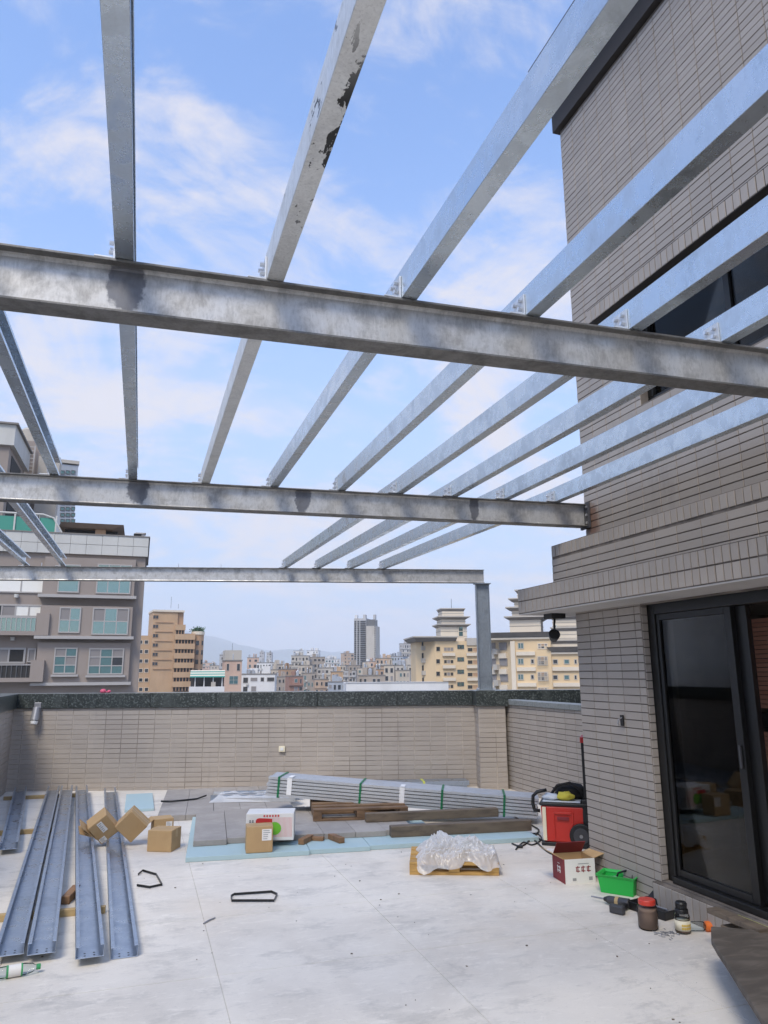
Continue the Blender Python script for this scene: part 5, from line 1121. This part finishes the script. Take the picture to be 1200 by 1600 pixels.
# east block
m = cframe(815, 148, -6); t = thing('cream_apartments', 'cream apartment block with broad stepped crowns between the steel post and the house', 'building', m @ Vector((0,0,GZ)))
zt = uz(m, 820, 999, 0); zt2 = uz(m, 885, 1022, 0); X_ = lambda px, v=0: ux(m, px, v)
MB(m).box(X_(803), X_(862), 0, 14, GZ, zt).build('wall', 'cream', t)
MB(m).box(X_(862)+.001, X_(916), .5, 13, GZ, zt2).build('wall', 'cream', t)
MB(m).add([(X_(755,4), 5, GZ), (X_(803)-.001, .01, GZ), (X_(803)-.001, 14, GZ), (X_(755,4), 14, GZ), (X_(755,4), 5, zt), (X_(803)-.001, .01, zt), (X_(803)-.001, 14, zt), (X_(755,4), 14, zt)], [(3,2,1,0),(4,5,6,7),(0,1,5,4),(1,2,6,5),(2,3,7,6),(3,0,4,7)]).build('side_wall', 'cream_shade', t)
for q, (z_, a, b, vv) in enumerate(((zt, 755, 862, 0), (zt2, 862.3, 916, .5))):
    MB(m).box(X_(a)-.2, X_(b), vv-.35, 12, z_+.001, z_+.35).build('cornice', 'cream_white', t); MB(m).frustum((X_(a),X_(b)-.1,vv-.2,12), (X_(a)-.8,X_(b)-.05,vv-1.3,13), z_+.351, z_+1.35).build('eave', 'roof_grey', t)
MB(m).box(X_(799), X_(806), -.35, -.001, GZ, zt-.3).build('corner_pier', 'cream_white', t)
for i in range(4):
    y0 = 1004+i*24.4
    window(t, m, (809,y0,818.5,y0+10), 0, 'glass_teal', 'stone_grey', .15, 2, 1)
    if i: window(t, m, (829,y0+1,835,y0+9), 0, 'glass_dark', 'stone_grey', .15)
    cg = window(t, m, (840,y0+(1 if i == 0 else -3),856,y0+(10 if i == 0 else 11)), 0, mixed=['blind_grey','glass_dark','cream_shade','blind_grey','tan_brick_dark','blind_grey'], frame='cream_white', bar=.14, cols=3, rows=2)
    if i:
        k = MB(m); x0, x1 = X_(840), X_(856); z1, z0 = uz(m, 848, y0-3, 0), uz(m, 848, y0+11, 0)
        for q in range(9): x = x0+(x1-x0)*q/8; k.box(x-.03, x+.03, -.5, -.44, z0, z1)
        for q in range(4): z = z0+(z1-z0)*q/3; k.box(x0, x1, -.5, -.44, z-.03, z+.03)
        k.build('window_grille', 'stone_grey', t)
    for (a, b, ww) in ((863.5,872,1), (881,890,1), (897,902,1)):
        if i: window(t, m, (a,y0+1.5,b,y0+9.5), .5, 'glass_dark' if a != 881 else 'glass_teal', 'stone_grey', .14)
    for (a, b, vv, dy) in ((807.5,837,0,14), (863,908,.5,14)):
        if i == 3 and vv: pass
        z1, z0 = uz(m, 830, y0+dy, vv), uz(m, 830, y0+dy+6, vv)
        if not (vv and i == 0): MB(m).box(X_(a,vv), X_(b,vv), vv-.4, vv-.002, z0, z1).build('spandrel', 'cream_white', t)
    # angled side
    for (f_, g_) in ((.2, .42), (.55, .8)):
        pa = Vector((X_(755,4), 5, 0)); pb_ = Vector((X_(803), .01, 0)); d_ = pb_-pa; n_ = Vector((d_.y, -d_.x, 0)).normalized(); z1 = uz(m, 780, y0, 2); z0 = z1-1.5
        a_, b_ = pa+d_*f_, pa+d_*g_; MB(m).prism([a_+Vector((0,0,z0)), b_+Vector((0,0,z0)), b_+Vector((0,0,z1)), a_+Vector((0,0,z1))], n_*.12).build('window', 'blind_grey', t)
        MB(m).prism([a_+Vector((0,0,z0-1.6)), b_+Vector((0,0,z0-1.6)), b_+Vector((0,0,z0-.6)), a_+Vector((0,0,z0-.6))], n_*.45).build('spandrel', 'cream_white', t)
    c_ = pa+d_*.485; MB(m).prism([c_+Vector((-.5,.4,z0-.8)), c_+Vector((.5,-.4,z0-.8)), c_+Vector((.5,-.4,z0+.3)), c_+Vector((-.5,.4,z0+.3))], n_*.9).build('air_unit_cage', 'stone_grey', t)
za = lambda py, v=3: uz(m, 820, py, v)
pagoda(t, m, X_(799,3), X_(848,3), 3, 6.5, [(zt, za(969), 0, .9), (za(967), za(954), .5, 1.1), (za(952), za(940), 1.0, 1.0), (za(938), za(926), 1.6, .4)], 'cream_white')
zc = lambda py: uz(m, 885, py, 2.5)
pagoda(t, m, X_(866,2.5), X_(912,2.5), 2.5, 6, [(zt2, zc(1006), -.4, .4), (zc(1004), zc(986), .1, .4), (zc(984), zc(968), .1, .6)], 'cream_white')
window(t, m, (866.5,976,871,998), 2.6, 'glass_teal', 'white_panel', .15)

# ---- hills
paint('hill_green', (.085,.12,.085), .2, .95, .002)
vs, fs = [], []; nx, ny = 150, 14
for j in range(ny+1):
    for i in range(nx+1):
        a = -45+i*95/nx; d = 6000+j*280; p = Vector((math.sin(R(a))*d, math.cos(R(a))*d, 0)); e = math.sin(math.pi*j/ny)
        ang = a; base = 300*math.exp(-((ang-3)/10)**2)+220*math.exp(-((ang+16)/12)**2)+120*math.exp(-((ang-24)/12)**2)+50
        hgt = base*(1+.28*noise.noise((a*.16, j*.1, 0))+.12*noise.noise((a*.5, j*.4, 3))+.05*noise.noise((a*1.6, j*.9, 5)))
        vs.append((p.x, p.y, GZ-2+(hgt+40)*e**.8))
for j in range(ny):
    for i in range(nx): a = j*(nx+1)+i; fs.append((a, a+1, a+nx+2, a+nx+1))
tag(MB().add(vs, fs).build('hills', 'hill_green', None, smooth=True), kind='structure')

# ---- haze
hm = bpy.data.materials.new('haze_air'); hm.use_nodes = True; t_ = hm.node_tree; t_.nodes.clear()
pv = t_.nodes.new('ShaderNodeVolumePrincipled'); oo = t_.nodes.new('ShaderNodeOutputMaterial'); t_.links.new(pv.outputs[0], oo.inputs['Volume'])
pv.inputs['Color'].default_value = (.93,.96,1,1); pv.inputs['Density'].default_value = .00023; pv.inputs['Anisotropy'].default_value = 0; M['haze_air'] = hm
tag(MB().box(-9600, 9600, -1500, 10200, GZ-3, 480).build('haze', 'haze_air'), 'thin pale haze over the city', 'haze', kind='stuff')
